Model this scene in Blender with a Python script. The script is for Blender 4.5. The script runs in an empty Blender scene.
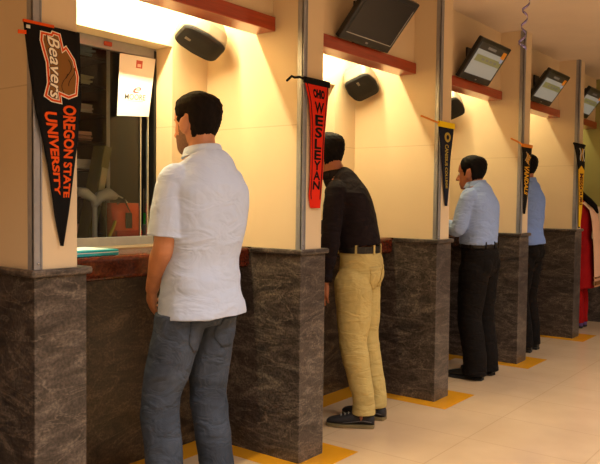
import bpy, bmesh, math, random
import numpy as np
from mathutils import Vector, Matrix
from mathutils.bvhtree import BVHTree

random.seed(7)
SC = bpy.context.scene
COL = SC.collection
PI = math.pi

# ------------------------------------------------------------------ camera
cam_data = bpy.data.cameras.new('camera')
cam = bpy.data.objects.new('camera', cam_data)
COL.objects.link(cam)
CAM_F, CAM_YAW, CAM_PITCH, CAM_ROLL = 727.94, 0.65304, 0.04226, -0.01177
CAM_LOC = Vector((2.1355, -1.3601, 1.29))
f0 = Vector((-math.sin(CAM_YAW), math.cos(CAM_YAW), 0))
r0 = Vector((math.cos(CAM_YAW), math.sin(CAM_YAW), 0))
u0 = Vector((0, 0, 1))
cf = f0*math.cos(CAM_PITCH) - u0*math.sin(CAM_PITCH)
cu = u0*math.cos(CAM_PITCH) + f0*math.sin(CAM_PITCH)
cr = r0*math.cos(CAM_ROLL) - cu*math.sin(CAM_ROLL)
cup = cu*math.cos(CAM_ROLL) + r0*math.sin(CAM_ROLL)
m3 = Matrix((cr, cup, -cf)).transposed()
cam.matrix_world = Matrix.Translation(CAM_LOC) @ m3.to_4x4()
cam_data.sensor_fit = 'HORIZONTAL'
cam_data.sensor_width = 36.0
cam_data.lens = CAM_F/600*36
cam_data.clip_start = 0.05
cam_data.clip_end = 60
SC.camera = cam

# ------------------------------------------------------------------ world, exposure, large lights
W = bpy.data.worlds.new('world')
SC.world = W
W.use_nodes = True
W.node_tree.nodes['Background'].inputs[0].default_value = (1.0, 0.86, 0.68, 1)
W.node_tree.nodes['Background'].inputs[1].default_value = 0.15
SC.view_settings.view_transform = 'Standard'
SC.view_settings.look = 'None'
SC.view_settings.gamma = 1.0
SC.view_settings.use_curve_mapping = False
SC.view_settings.exposure = 0.0

S, PW, PD, GT, CH = 1.4397, 0.2045, 0.6401, 1.0543, 2.661     # booth pitch, base width, depth, granite top, ceiling
UW = 0.165                                                    # width of the upper cream panel
YEND = 7.0

def area(name, loc, sx, sy, power, color, rot=(0, 0, 0), spread=PI):
    d = bpy.data.lights.new(name, 'AREA')
    d.shape = 'RECTANGLE'; d.size = sx; d.size_y = sy
    d.energy = power; d.color = color; d.spread = spread
    o = bpy.data.objects.new(name, d)
    COL.objects.link(o); o.location = loc; o.rotation_euler = rot
    return o

HALL = (1.0, 0.985, 0.96)
for hx, hy, hp in ((1.8, -1.7, 32), (1.8, 0.7, 28), (1.8, 3.1, 25), (1.8, 5.5, 19), (3.6, -0.6, 27), (3.6, 2.4, 26), (3.6, 5.2, 18)):
    area('hall_ceiling_light', (hx, hy, CH-0.02), 0.6, 0.6, hp*1.12, HALL, (0, 0, 0), 2.25)
COVE = (1.0, 0.87, 0.50)
COVE_POWER = (34, 24, 15, 8, 5)
for k in range(5):
    area('cove_light', (-0.43, k*S + 0.80, 2.385), 0.05, 0.95, COVE_POWER[k], COVE, (0, math.radians(32), 0))
for hx, hy in ((2.7, -0.8), (2.7, 2.2), (2.7, 5.2)):  # unseen point fills added to brighten the ceiling, no globe fixtures hang here
    d = bpy.data.lights.new('ceiling_fill_light', 'POINT'); d.energy = 4; d.color = (1.0, 0.96, 0.95); d.shadow_soft_size = 0.15
    o = bpy.data.objects.new('ceiling_fill_light', d); COL.objects.link(o); o.location = (hx, hy, 2.3)
area('teller_room_light', (-1.7, 1.2, 2.5), 0.5, 0.5, 4.0, (1.0, 0.9, 0.66))
area('teller_room_light', (-1.7, 4.2, 2.5), 0.5, 0.5, 2, (1.0, 0.86, 0.66))

# ------------------------------------------------------------------ helpers
def lin(c):
    return tuple(((v/255)/12.92 if v/255 <= 0.04045 else ((v/255+0.055)/1.055)**2.4) for v in c)

MATS = {}
def mat(name, rgb, rough=0.6, metal=0.0, bump=0.0, bscale=80.0, var=0.0, vscale=4.0, emit=None, estr=0.0, spec=0.5, coat=0.0, stretch=(1, 1, 1), wr=0.0, wrs=(7, 7, 16)):
    if name in MATS: return MATS[name]
    m = bpy.data.materials.new(name); m.use_nodes = True
    nt = m.node_tree; b = nt.nodes['Principled BSDF']
    c = lin(rgb)
    b.inputs['Base Color'].default_value = (*c, 1)
    b.inputs['Roughness'].default_value = rough
    b.inputs['Metallic'].default_value = metal
    b.inputs['Specular IOR Level'].default_value = spec
    b.inputs['Coat Weight'].default_value = coat
    tc = nt.nodes.new('ShaderNodeTexCoord'); mp = nt.nodes.new('ShaderNodeMapping')
    mp.inputs['Scale'].default_value = stretch
    nt.links.new(tc.outputs['Object'], mp.inputs['Vector'])
    n = nt.nodes.new('ShaderNodeTexNoise'); n.inputs['Scale'].default_value = vscale; n.inputs['Detail'].default_value = 4
    nt.links.new(mp.outputs['Vector'], n.inputs['Vector'])
    rp = nt.nodes.new('ShaderNodeValToRGB')
    rp.color_ramp.elements[0].position = 0.3; rp.color_ramp.elements[1].position = 0.7
    rp.color_ramp.elements[0].color = (*[x*(1-var) for x in c], 1)
    rp.color_ramp.elements[1].color = (*[min(1, x*(1+var)) for x in c], 1)
    nt.links.new(n.outputs['Fac'], rp.inputs['Fac']); nt.links.new(rp.outputs['Color'], b.inputs['Base Color'])
    if bump:
        n2 = nt.nodes.new('ShaderNodeTexNoise'); n2.inputs['Scale'].default_value = bscale; n2.inputs['Detail'].default_value = 3
        nt.links.new(mp.outputs['Vector'], n2.inputs['Vector'])
        bp = nt.nodes.new('ShaderNodeBump'); bp.inputs['Strength'].default_value = bump; bp.inputs['Distance'].default_value = 0.004
        nt.links.new(n2.outputs['Fac'], bp.inputs['Height']); nt.links.new(bp.outputs['Normal'], b.inputs['Normal'])
    if wr:
        mp2 = nt.nodes.new('ShaderNodeMapping'); mp2.inputs['Scale'].default_value = wrs; mp2.inputs['Rotation'].default_value = (0.35, 0.25, 0)
        nt.links.new(tc.outputs['Object'], mp2.inputs['Vector'])
        n3 = nt.nodes.new('ShaderNodeTexNoise'); n3.inputs['Scale'].default_value = 1.0; n3.inputs['Detail'].default_value = 2.5; n3.inputs['Distortion'].default_value = 1.4
        nt.links.new(mp2.outputs['Vector'], n3.inputs['Vector'])
        b2 = nt.nodes.new('ShaderNodeBump'); b2.inputs['Strength'].default_value = wr; b2.inputs['Distance'].default_value = 0.035
        nt.links.new(n3.outputs['Fac'], b2.inputs['Height'])
        if bump: nt.links.new(bp.outputs['Normal'], b2.inputs['Normal'])
        nt.links.new(b2.outputs['Normal'], b.inputs['Normal'])
    if emit:
        b.inputs['Emission Color'].default_value = (*lin(emit), 1); b.inputs['Emission Strength'].default_value = estr
    MATS[name] = m
    return m

def granite(name, dark, mid, light, rough=0.28, scale=0.75, angle=0.7):
    m = bpy.data.materials.new(name); m.use_nodes = True
    nt = m.node_tree; N = nt.nodes; L = nt.links; b = N['Principled BSDF']
    tc = N.new('ShaderNodeTexCoord'); mp = N.new('ShaderNodeMapping')
    mp.inputs['Rotation'].default_value = (angle, 0.5, 0.3); mp.inputs['Scale'].default_value = (1.0*scale, 1.0*scale, 3.2*scale)
    g = N.new('ShaderNodeNewGeometry'); L.new(g.outputs['Position'], mp.inputs['Vector'])
    n1 = N.new('ShaderNodeTexNoise'); n1.inputs['Scale'].default_value = 5; n1.inputs['Detail'].default_value = 8; n1.inputs['Roughness'].default_value = 0.7; n1.inputs['Distortion'].default_value = 1.6
    L.new(mp.outputs['Vector'], n1.inputs['Vector'])
    r1 = N.new('ShaderNodeValToRGB'); e = r1.color_ramp.elements
    e[0].position = 0.33; e[0].color = (*lin(dark), 1); e[1].position = 0.75; e[1].color = (*lin(light), 1)
    x = e.new(0.52); x.color = (*lin(mid), 1)
    L.new(n1.outputs['Fac'], r1.inputs['Fac'])
    # pale thin veins
    n2 = N.new('ShaderNodeTexNoise'); n2.inputs['Scale'].default_value = 2.6; n2.inputs['Detail'].default_value = 5; n2.inputs['Distortion'].default_value = 2.2
    L.new(mp.outputs['Vector'], n2.inputs['Vector'])
    sb = N.new('ShaderNodeMath'); sb.operation = 'SUBTRACT'; sb.inputs[1].default_value = 0.5; L.new(n2.outputs['Fac'], sb.inputs[0])
    ab = N.new('ShaderNodeMath'); ab.operation = 'ABSOLUTE'; L.new(sb.outputs[0], ab.inputs[0])
    r2 = N.new('ShaderNodeValToRGB'); r2.color_ramp.elements[0].position = 0.0; r2.color_ramp.elements[0].color = (0.5, 0.5, 0.5, 1); r2.color_ramp.elements[1].position = 0.022; r2.color_ramp.elements[1].color = (0, 0, 0, 1)
    L.new(ab.outputs[0], r2.inputs['Fac'])
    mx = N.new('ShaderNodeMixRGB'); mx.inputs[2].default_value = (*lin(light), 1)
    L.new(r2.outputs['Color'], mx.inputs[0]); L.new(r1.outputs['Color'], mx.inputs[1])
    # fine speckle
    n3 = N.new('ShaderNodeTexNoise'); n3.inputs['Scale'].default_value = 95; n3.inputs['Detail'].default_value = 2
    L.new(g.outputs['Position'], n3.inputs['Vector'])
    r3 = N.new('ShaderNodeValToRGB'); r3.color_ramp.elements[0].position = 0.35; r3.color_ramp.elements[0].color = (0.6, 0.6, 0.6, 1); r3.color_ramp.elements[1].position = 0.65; r3.color_ramp.elements[1].color = (1.3, 1.3, 1.3, 1)
    L.new(n3.outputs['Fac'], r3.inputs['Fac'])
    mu = N.new('ShaderNodeMixRGB'); mu.blend_type = 'MULTIPLY'; mu.inputs[0].default_value = 1
    L.new(mx.outputs[0], mu.inputs[1]); L.new(r3.outputs['Color'], mu.inputs[2])
    L.new(mu.outputs[0], b.inputs['Base Color'])
    b.inputs['Roughness'].default_value = rough
    MATS[name] = m
    return m

def seam_paint(name, rgb, seam_z=1.66):
    m = mat(name, rgb, rough=0.62, var=0.035, vscale=2.0, bump=0.05, bscale=140)
    nt = m.node_tree; N = nt.nodes; L = nt.links; b = N['Principled BSDF']
    src = b.inputs['Base Color'].links[0].from_socket
    g = N.new('ShaderNodeNewGeometry'); sp = N.new('ShaderNodeSeparateXYZ'); L.new(g.outputs['Position'], sp.inputs[0])
    a = N.new('ShaderNodeMath'); a.operation = 'SUBTRACT'; a.inputs[1].default_value = seam_z; L.new(sp.outputs['Z'], a.inputs[0])
    c = N.new('ShaderNodeMath'); c.operation = 'ABSOLUTE'; L.new(a.outputs[0], c.inputs[0])
    d = N.new('ShaderNodeMath'); d.operation = 'LESS_THAN'; d.inputs[1].default_value = 0.0022; L.new(c.outputs[0], d.inputs[0])
    mx = N.new('ShaderNodeMixRGB'); mx.blend_type = 'MULTIPLY'; mx.inputs[2].default_value = (0.82, 0.78, 0.72, 1)
    L.new(d.outputs[0], mx.inputs[0]); L.new(src, mx.inputs[1]); L.new(mx.outputs[0], b.inputs['Base Color'])
    return m

class MB:
    def __init__(self): self.v = []; self.f = []; self.mi = []
    def add(self, verts, faces, mi=0):
        o = len(self.v); self.v += [tuple(p) for p in verts]
        self.f += [tuple(i+o for i in fc) for fc in faces]; self.mi += [mi]*len(faces)
    def box(self, x0, x1, y0, y1, z0, z1, mi=0):
        v = [(x, y, z) for x in (x0, x1) for y in (y0, y1) for z in (z0, z1)]
        self.add(v, [(0, 1, 3, 2), (4, 6, 7, 5), (0, 4, 5, 1), (2, 3, 7, 6), (0, 2, 6, 4), (1, 5, 7, 3)], mi)
    def obox(self, c, ax, ay, az, hx, hy, hz, mi=0):
        c = Vector(c)
        v = [c + ax*(sx*hx) + ay*(sy*hy) + az*(sz*hz) for sx in (-1, 1) for sy in (-1, 1) for sz in (-1, 1)]
        self.add(v, [(0, 1, 3, 2), (4, 6, 7, 5), (0, 4, 5, 1), (2, 3, 7, 6), (0, 2, 6, 4), (1, 5, 7, 3)], mi)
    def loft(self, rings, cap0=True, cap1=True, mi=0):
        n = len(rings[0]); o = []
        v = [p for r in rings for p in r]
        for i in range(len(rings)-1):
            for j in range(n):
                a, b = i*n+j, i*n+(j+1) % n
                o.append((a, b, b+n, a+n))
        if cap0: o.append(tuple(range(n-1, -1, -1)))
        if cap1: o.append(tuple(range((len(rings)-1)*n, len(rings)*n)))
        self.add(v, o, mi)
    def tube(self, pts, rads, n=14, mi=0, round_ends=True):
        pts = [Vector(p) for p in pts]
        if not hasattr(rads, '__len__'): rads = [rads]*len(pts)
        T = []
        for i in range(len(pts)):
            a = pts[max(i-1, 0)]; b = pts[min(i+1, len(pts)-1)]
            T.append((b-a).normalized())
        up = Vector((0, 0, 1)) if abs(T[0].z) < 0.9 else Vector((1, 0, 0))
        X = T[0].cross(up).normalized(); rings = []
        for i, p in enumerate(pts):
            X = (X - T[i]*X.dot(T[i])).normalized(); Y = T[i].cross(X)
            rr = lambda c, r: [c + X*(r*math.cos(2*PI*k/n)) + Y*(r*math.sin(2*PI*k/n)) for k in range(n)]
            if round_ends and i == 0:
                rings += [rr(p - T[0]*(rads[0]*q), rads[0]*math.sqrt(1-q*q)) for q in (0.97, 0.8, 0.45)]
            rings.append(rr(p, rads[i]))
            if round_ends and i == len(pts)-1:
                rings += [rr(p + T[i]*(rads[i]*q), rads[i]*math.sqrt(1-q*q)) for q in (0.45, 0.8, 0.97)]
        self.loft(rings, mi=mi)
    def ell(self, c, rx, ry, rz, M=None, n=16, m=10, mi=0):
        c = Vector(c); rings = []
        for i in range(1, m):
            ph = -PI/2 + PI*i/m
            ring = []
            for k in range(n):
                t = 2*PI*k/n
                p = Vector((rx*math.cos(ph)*math.cos(t), ry*math.cos(ph)*math.sin(t), rz*math.sin(ph)))
                ring.append(c + (M @ p if M else p))
            rings.append(ring)
        self.loft(rings, mi=mi)
    def mesh(self, name):
        me = bpy.data.meshes.new(name)
        me.from_pydata(self.v, [], self.f); me.update()
        bm = bmesh.new(); bm.from_mesh(me); bmesh.ops.recalc_face_normals(bm, faces=bm.faces); bm.to_mesh(me); bm.free()
        return me
    def obj(self, name, mats, parent=None, bevel=0.0, smooth=False, seg=2, loc=None):
        me = self.mesh(name)
        if any(self.mi):
            me.polygons.foreach_set('material_index', self.mi)
        return link(name, me, mats, parent, bevel, smooth, seg, loc)

def link(name, me, mats, parent=None, bevel=0.0, smooth=False, seg=2, loc=None):
    o = bpy.data.objects.new(name, me); COL.objects.link(o)
    for m in (mats if isinstance(mats, (list, tuple)) else [mats]): me.materials.append(m)
    if parent is not None: o.parent = parent
    if loc is not None: o.location = loc
    if bevel:
        md = o.modifiers.new('bevel', 'BEVEL'); md.width = bevel; md.segments = seg; md.limit_method = 'ANGLE'; md.angle_limit = 0.6
    if smooth:
        me.polygons.foreach_set('use_smooth', [True]*len(me.polygons))
    return o

def tag(o, label, cat, group=None):
    o['label'] = label; o['category'] = cat
    if group: o['group'] = group
    return o
def thing(name, label, cat, loc=(0, 0, 0), rz=0.0, group=None):
    o = bpy.data.objects.new(name, None); COL.objects.link(o)
    o.empty_display_size = 0.1
    o.location = loc; o.rotation_euler = (0, 0, rz)
    return tag(o, label, cat, group)
def struct(o): o['kind'] = 'structure'; return o

def voxel(mb, size, smooth=3, fac=0.5):
    me = mb.mesh('tmp'); o = bpy.data.objects.new('tmp', me); COL.objects.link(o)
    md = o.modifiers.new('r', 'REMESH'); md.mode = 'VOXEL'; md.voxel_size = size
    if smooth:
        sm = o.modifiers.new('s', 'SMOOTH'); sm.factor = fac; sm.iterations = smooth
    dg = bpy.context.evaluated_depsgraph_get(); dg.update()
    out = bpy.data.meshes.new_from_object(o.evaluated_get(dg))
    bpy.data.objects.remove(o); bpy.data.meshes.remove(me)
    out.materials.clear()
    return out
def coords(me):
    a = np.empty(len(me.vertices)*3, np.float32); me.vertices.foreach_get('co', a); return a.reshape(-1, 3)
def normals(me):
    a = np.empty(len(me.vertices)*3, np.float32); me.vertex_normals.foreach_get('vector', a); return a.reshape(-1, 3)
def setco(me, a): me.vertices.foreach_set('co', a.astype(np.float32).ravel()); me.update()
def folds(p, seed, freq, warp=1.0):
    """smooth pseudo random folds in -1..1, made of warped sine ridges"""
    r = np.random.RandomState(seed); out = np.zeros(len(p)); tot = 0
    for i in range(5):
        d = r.normal(size=3); d /= np.linalg.norm(d); d *= np.array(freq)*(0.6+0.9*r.rand())
        w = r.normal(size=3)*np.array(freq)*0.5
        ph = p@d + warp*1.7*np.sin(p@w + r.rand()*6) + r.rand()*6.28
        s = np.sin(ph); s = np.sign(s)*np.abs(s)**1.0
        a = 1.0/(1+0.35*i); out += 1.5* a*(1-2*np.abs(np.sin(ph/2))**0.8) if i % 2 else a*s; tot += a
    return out/tot

def text_mesh(s, bold=0.0, shear=0.0):
    cu_ = bpy.data.curves.new('t', 'FONT'); cu_.body = s; cu_.size = 1; cu_.offset = bold; cu_.shear = shear; cu_.resolution_u = 3; cu_.fill_mode = 'FRONT'
    o = bpy.data.objects.new('t', cu_); COL.objects.link(o)
    dg = bpy.context.evaluated_depsgraph_get(); dg.update()
    me = bpy.data.meshes.new_from_object(o.evaluated_get(dg))
    v = [tuple(x.co) for x in me.vertices]; f = [tuple(p.vertices) for p in me.polygons]
    bpy.data.objects.remove(o); bpy.data.curves.remove(cu_); bpy.data.meshes.remove(me)
    xs = [a[0] for a in v]; ys = [a[1] for a in v]
    x0, x1, y0, y1 = min(xs), max(xs), min(ys), max(ys)
    return [((a[0]-x0)/(x1-x0), (a[1]-y0)/(y1-y0)) for a in v], f

# ------------------------------------------------------------------ materials
M_WALL = seam_paint('cream wall paint', (220, 197, 160))
M_CEIL = mat('ceiling paint', (226, 206, 184), rough=0.8, var=0.03)
M_GREEN = mat('green wall paint', (150, 146, 84), rough=0.7, var=0.03)
M_PALE = mat('pale panel', (226, 205, 180), rough=0.6, var=0.03)
M_GRAN = granite('grey brown granite', (42, 36, 34), (76, 67, 62), (126, 114, 102))
M_GRANL = granite('lower wall granite', (34, 27, 20), (66, 53, 40), (108, 92, 72), angle=0.3)
M_RED = granite('red granite', (62, 22, 12), (82, 32, 18), (98, 44, 26), rough=0.14, scale=2.5)
M_WOOD = mat('red varnished wood', (160, 56, 22), rough=0.28, var=0.2, vscale=9, stretch=(8, 0.7, 8), coat=0.4)
M_ALU = mat('brushed aluminium', (158, 158, 162), rough=0.38, metal=0.45, var=0.06, vscale=30)
M_ALUB = mat('bright aluminium', (205, 205, 205), rough=0.25, metal=0.85)
M_BLACK = mat('black plastic', (20, 19, 18), rough=0.35)
M_GRILLE = mat('black speaker cloth', (24, 21, 18), rough=0.75, bump=0.3, bscale=400)
M_SPKGREY = mat('silver grey plastic', (128, 118, 102), rough=0.45)
M_DARK = mat('dark metal', (30, 28, 27), rough=0.4, metal=0.4)
M_DARKWALL = mat('dark teller room wall', (70, 62, 57), rough=0.7, var=0.06)
M_DKWOOD = mat('dark brown wood', (58, 38, 28), rough=0.4, var=0.2, vscale=6, stretch=(6, 6, 0.8))
M_WHITE = mat('white paper', (238, 236, 232), rough=0.7)

def tile_floor():
    m = bpy.data.materials.new('polished tan floor tiles'); m.use_nodes = True
    nt = m.node_tree; N = nt.nodes; L = nt.links; b = N['Principled BSDF']
    g = N.new('ShaderNodeNewGeometry'); sp = N.new('ShaderNodeSeparateXYZ'); L.new(g.outputs['Position'], sp.inputs[0])
    def line(out, off, pitch):
        a = N.new('ShaderNodeMath'); a.operation = 'SUBTRACT'; a.inputs[1].default_value = off; L.new(out, a.inputs[0])
        d = N.new('ShaderNodeMath'); d.operation = 'DIVIDE'; d.inputs[1].default_value = pitch; L.new(a.outputs[0], d.inputs[0])
        p = N.new('ShaderNodeMath'); p.operation = 'PINGPONG'; p.inputs[1].default_value = 0.5; L.new(d.outputs[0], p.inputs[0])
        t = N.new('ShaderNodeMath'); t.operation = 'LESS_THAN'; t.inputs[1].default_value = 0.0034/pitch; L.new(p.outputs[0], t.inputs[0])
        return t.outputs[0]
    mxm = N.new('ShaderNodeMath'); mxm.operation = 'MAXIMUM'
    L.new(line(sp.outputs['X'], 0.475, 0.625), mxm.inputs[0]); L.new(line(sp.outputs['Y'], 2.85, 0.505), mxm.inputs[1])
    n = N.new('ShaderNodeTexNoise'); n.inputs['Scale'].default_value = 3.0; n.inputs['Detail'].default_value = 6; L.new(g.outputs['Position'], n.inputs['Vector'])
    rp = N.new('ShaderNodeValToRGB'); rp.color_ramp.elements[0].position = 0.3; rp.color_ramp.elements[1].position = 0.7
    rp.color_ramp.elements[0].color = (*lin((196, 164, 126)), 1); rp.color_ramp.elements[1].color = (*lin((206, 174, 136)), 1)
    L.new(n.outputs['Fac'], rp.inputs['Fac'])
    mx = N.new('ShaderNodeMixRGB'); mx.inputs[2].default_value = (*lin((150, 112, 76)), 1)
    ml = N.new('ShaderNodeMath'); ml.operation = 'MULTIPLY'; ml.inputs[1].default_value = 0.3; L.new(mxm.outputs[0], ml.inputs[0])
    L.new(ml.outputs[0], mx.inputs[0]); L.new(rp.outputs['Color'], mx.inputs[1]); L.new(mx.outputs[0], b.inputs['Base Color'])
    b.inputs['Roughness'].default_value = 0.16; b.inputs['Specular IOR Level'].default_value = 0.5
    return m
M_FLOOR = tile_floor()
M_YELLOW = mat('ochre border tile', (206, 140, 28), rough=0.22, var=0.06, vscale=5)

def glass_mat():
    m = bpy.data.materials.new('window glass'); m.use_nodes = True
    nt = m.node_tree; N = nt.nodes; L = nt.links
    for n in list(N): N.remove(n)
    out = N.new('ShaderNodeOutputMaterial'); tr = N.new('ShaderNodeBsdfTransparent'); gl = N.new('ShaderNodeBsdfGlossy')
    tr.inputs[0].default_value = (0.86, 0.88, 0.86, 1); gl.inputs['Roughness'].default_value = 0.02
    fr = N.new('ShaderNodeFresnel'); fr.inputs[0].default_value = 1.33
    mx = N.new('ShaderNodeMixShader'); L.new(fr.outputs[0], mx.inputs[0]); L.new(tr.outputs[0], mx.inputs[1]); L.new(gl.outputs[0], mx.inputs[2]); L.new(mx.outputs[0], out.inputs[0])
    return m
M_GLASS = glass_mat()

# ------------------------------------------------------------------ room shell
XB = -PD
b = MB(); b.box(-2.6, 5.0, -3.2, YEND+0.1, -0.1, 0.0); struct(b.obj('floor', M_FLOOR))
b = MB(); b.box(-2.6, 5.0, -3.2, YEND+0.1, CH, CH+0.1); struct(b.obj('ceiling', M_CEIL))
b = MB(); b.box(4.9, 5.0, -3.2, YEND, 0, CH); struct(b.obj('wall_right', M_WALL))
b = MB(); b.box(-2.6, 4.9, -3.2, -3.1, 0, CH); struct(b.obj('wall_near', M_WALL))
b = MB(); b.box(-2.6, 4.9, YEND, YEND+0.1, 1.27, CH); struct(b.obj('wall_end', M_GREEN))
b = MB(); b.box(-2.6, 4.9, YEND-0.012, YEND+0.1, 0.915, 1.27); struct(b.obj('trim_1', M_PALE))
b = MB(); b.box(-2.6, 4.9, YEND-0.03, YEND+0.1, 0, 0.915); struct(b.obj('wall_end_lower', M_GRAN))
# back wall with one opening for each booth window
WZ0, WZ1, WT = 1.055, 2.062, 0.17
b = MB(); lo = -3.1
for k in range(5):
    y0, y1 = k*S+0.45, k*S+1.19
    if k == 4: y1 = k*S+1.0
    b.box(XB-WT, XB, lo, y0, WZ0, CH)
    b.box(XB-WT, XB, y0, y1, WZ1, CH)
    lo = y1
b.box(XB-WT, XB, lo, YEND, WZ0, CH)
struct(b.obj('wall_back', M_WALL))
b = MB(); b.box(XB-WT, XB, -3.1, YEND-0.03, 0, WZ0); struct(b.obj('wall_back_lower', M_GRANL))
b = MB(); b.box(-2.6, -2.5, -3.1, YEND, 0, CH); struct(b.obj('wall_left', M_DARKWALL))

# bulkhead panels over the booths, open cove behind, soffit above the lamp
ordn = ['nearest', 'second', 'third', 'fourth', 'farthest']
b = MB()
for k in range(5):
    y0, y1 = k*S+UW, min((k+1)*S, YEND)
    b.box(-0.225, -0.19, y0, y1, 2.195, CH)
    b.box(XB, -0.225, y0, y1, 2.50, 2.53)
struct(b.obj('wall_upper', M_WALL))

# yellow border tiles round the partition bases and along the lower wall (thin inlays)
n = 1
b = MB()
for k in range(5):
    y = k*S
    b.box(XB, 0.132, y-0.11, y+PW+0.132, 0.0, 0.0012)
b.box(XB, XB+0.16, -1.0, YEND-0.03, 0.0, 0.0009)
struct(b.obj('trim_2', M_YELLOW))

# ------------------------------------------------------------------ partitions
place = ['nearest partition at the left edge, carrying the black and orange pennant',
         'second partition, carrying the red pennant with black letters',
         'third partition, carrying the navy pennant with a yellow hem',
         'fourth partition, carrying the black pennant with a slanted gold word',
         'farthest partition, carrying the black and yellow pennant']
for k in range(5):
    y = k*S
    t = thing('partition', 'cream and granite ' + place[k], 'partition', (0, y, 0), 0, 'partitions between the booths')
    b = MB(); b.box(XB, 0, 0, PW, 0, GT-0.026); b.obj('granite_base', M_GRAN, t, bevel=0.003)
    b = MB(); b.box(-0.315, 0.016, -0.016, PW+0.016, GT-0.026, GT); b.obj('base_cap', M_GRAN, t, bevel=0.008, seg=3)
    b = MB(); b.box(XB, 0, 0.0, UW, GT, CH); b.obj('upper_panel', M_WALL, t)
    b = MB()
    b.box(-0.004, 0.004, -0.005, 0.0265, GT, CH-0.002)
    b.box(-0.030, 0.004, -0.005, -0.001, GT, CH-0.002)
    b.box(0.004, 0.008, -0.005, 0.000, GT, CH-0.002); b.box(0.004, 0.008, 0.0215, 0.0265, GT, CH-0.002)
    b.obj('corner_channel', M_ALU, t, bevel=0.001)
    b = MB()
    b.tube([(0.004, 0.011, GT+0.02), (0.007, 0.011, GT+0.02)], 0.004, 10); b.obj('screw', M_ALUB, t)

# ------------------------------------------------------------------ counters, shelves, cove lamps
cl = ['behind the man in the white shirt', 'behind the man in khaki trousers', 'behind the man in the pale blue shirt', 'behind the man in the untucked blue shirt', 'behind the woman in red']
for k in range(5):
    y0, y1 = k*S+PW, min((k+1)*S, YEND-0.03)
    b = MB(); b.box(XB, -0.32, y0+0.001, y1-0.001, 0.951, GT+0.001)
    o = b.obj('counter', M_RED, bevel=0.022, seg=4); tag(o, 'reddish brown polished granite counter ' + cl[k].replace('behind', 'in front of'), 'counter', 'teller counters')
bl = ['above the head of the man in the white shirt', 'under the monitor with a blank dark screen', 'above the man in the pale blue shirt', 'above the man in the untucked blue shirt', 'above the woman in red']
for k in range(5):
    y0, y1 = k*S+UW, min((k+1)*S, YEND)
    b = MB(); b.box(-0.30, -0.172, y0+0.001, y1-0.001, 2.124, 2.194)
    o = b.obj('monitor_shelf', M_WOOD, bevel=0.004); tag(o, 'red varnished wooden monitor shelf ' + bl[k], 'shelf', 'wooden monitor shelves')
    t = thing('cove_lamp', 'fluorescent cove lamp behind the shelf ' + bl[k], 'lamp', (-0.43, k*S+0.80, 2.39), 0, 'cove lamps over the windows')
    b = MB(); b.box(-0.04, 0.04, -0.5, 0.5, 0.035, 0.11); b.obj('housing', M_WHITE, t)
    b = MB(); b.tube([(0, -0.48, 0.018), (0, 0.48, 0.018)], 0.013, 12); b.obj('tube', mat('lamp tube', (255, 236, 190), emit=(255, 228, 160), estr=4.0), t)

# ------------------------------------------------------------------ windows
for k in range(5):
    y0, y1 = k*S+0.45, k*S+1.19
    if k == 4: y1 = k*S+1.0
    t = bpy.data.objects.new('window_%d' % (k+1), None); COL.objects.link(t); t.location = (XB, y0, WZ0); struct(t)
    w = y1-y0; h = WZ1-WZ0; X0 = -0.140
    b = MB(); b.box(X0-0.02, X0+0.02, 0, w, 0.005, 0.048); b.box(X0-0.02, X0+0.02, 0, w, h-0.05, h); b.box(X0-0.02, X0+0.02, 0, 0.03, 0.048, h-0.05)
    b.obj('frame', M_ALU, t, bevel=0.002)
    b = MB(); b.box(X0-0.02, X0+0.022, w-0.016, w, 0.005, h-0.01); b.obj('dark_jamb', M_BLACK, t, bevel=0.002)
    b = MB(); b.box(X0-0.003, X0+0.003, 0.03, w-0.09, 0.048, h-0.05); b.obj('glass_pane', M_GLASS, t)
    b = MB(); b.box(X0-0.006, X0+0.006, w-0.092, w-0.086, 0.048, h-0.05); b.box(X0-0.006, X0+0.006, w-0.045, w-0.038, 0.048, h-0.05); b.obj('edge_strip', M_ALUB, t)
    b = MB(); b.box(-WT, 0.02, -0.02, w+0.02, -0.004, 0.006); b.obj('sill', mat('beige stone sill', (138, 118, 92), rough=0.3, var=0.1, vscale=20), t, bevel=0.002)

# ------------------------------------------------------------------ behind the nearest window
def part(mb, name, m, parent, **k): return mb.obj(name, m, parent, **k)
t = thing('display_rack', 'dark wooden pigeonhole rack of papers behind the nearest window', 'rack', (-1.35, 0.92, 0.0))
b = MB(); b.box(-0.2, 0.2, -0.30, -0.27, 0, 2.25); b.box(-0.2, 0.2, 0.27, 0.33, 0, 2.25); b.box(-0.2, -0.18, -0.3, 0.3, 0, 2.25); b.box(-0.2, 0.2, -0.3, 0.33, 2.22, 2.25); b.obj('carcass', M_DKWOOD, t)
b = MB(); b.box(0.2, 0.208, 0.255, 0.275, 1.0, 2.2); b.obj('white_edging', M_WHITE, t)
shz = [1.10, 1.30, 1.45, 1.60, 1.75, 1.90, 2.05]
for z in shz:
    b = MB(); b.box(-0.18, 0.2, -0.27, 0.27, z-0.012, z); b.obj('rack_shelf', M_DKWOOD, t)
pc = [(226, 168, 140), (196, 214, 216), (240, 236, 228), (232, 178, 152), (206, 200, 188), (236, 226, 180), (150, 178, 190)]
pn = ['salmon pink', 'pale blue', 'white', 'peach pink', 'grey', 'cream yellow', 'blue grey']
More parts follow.
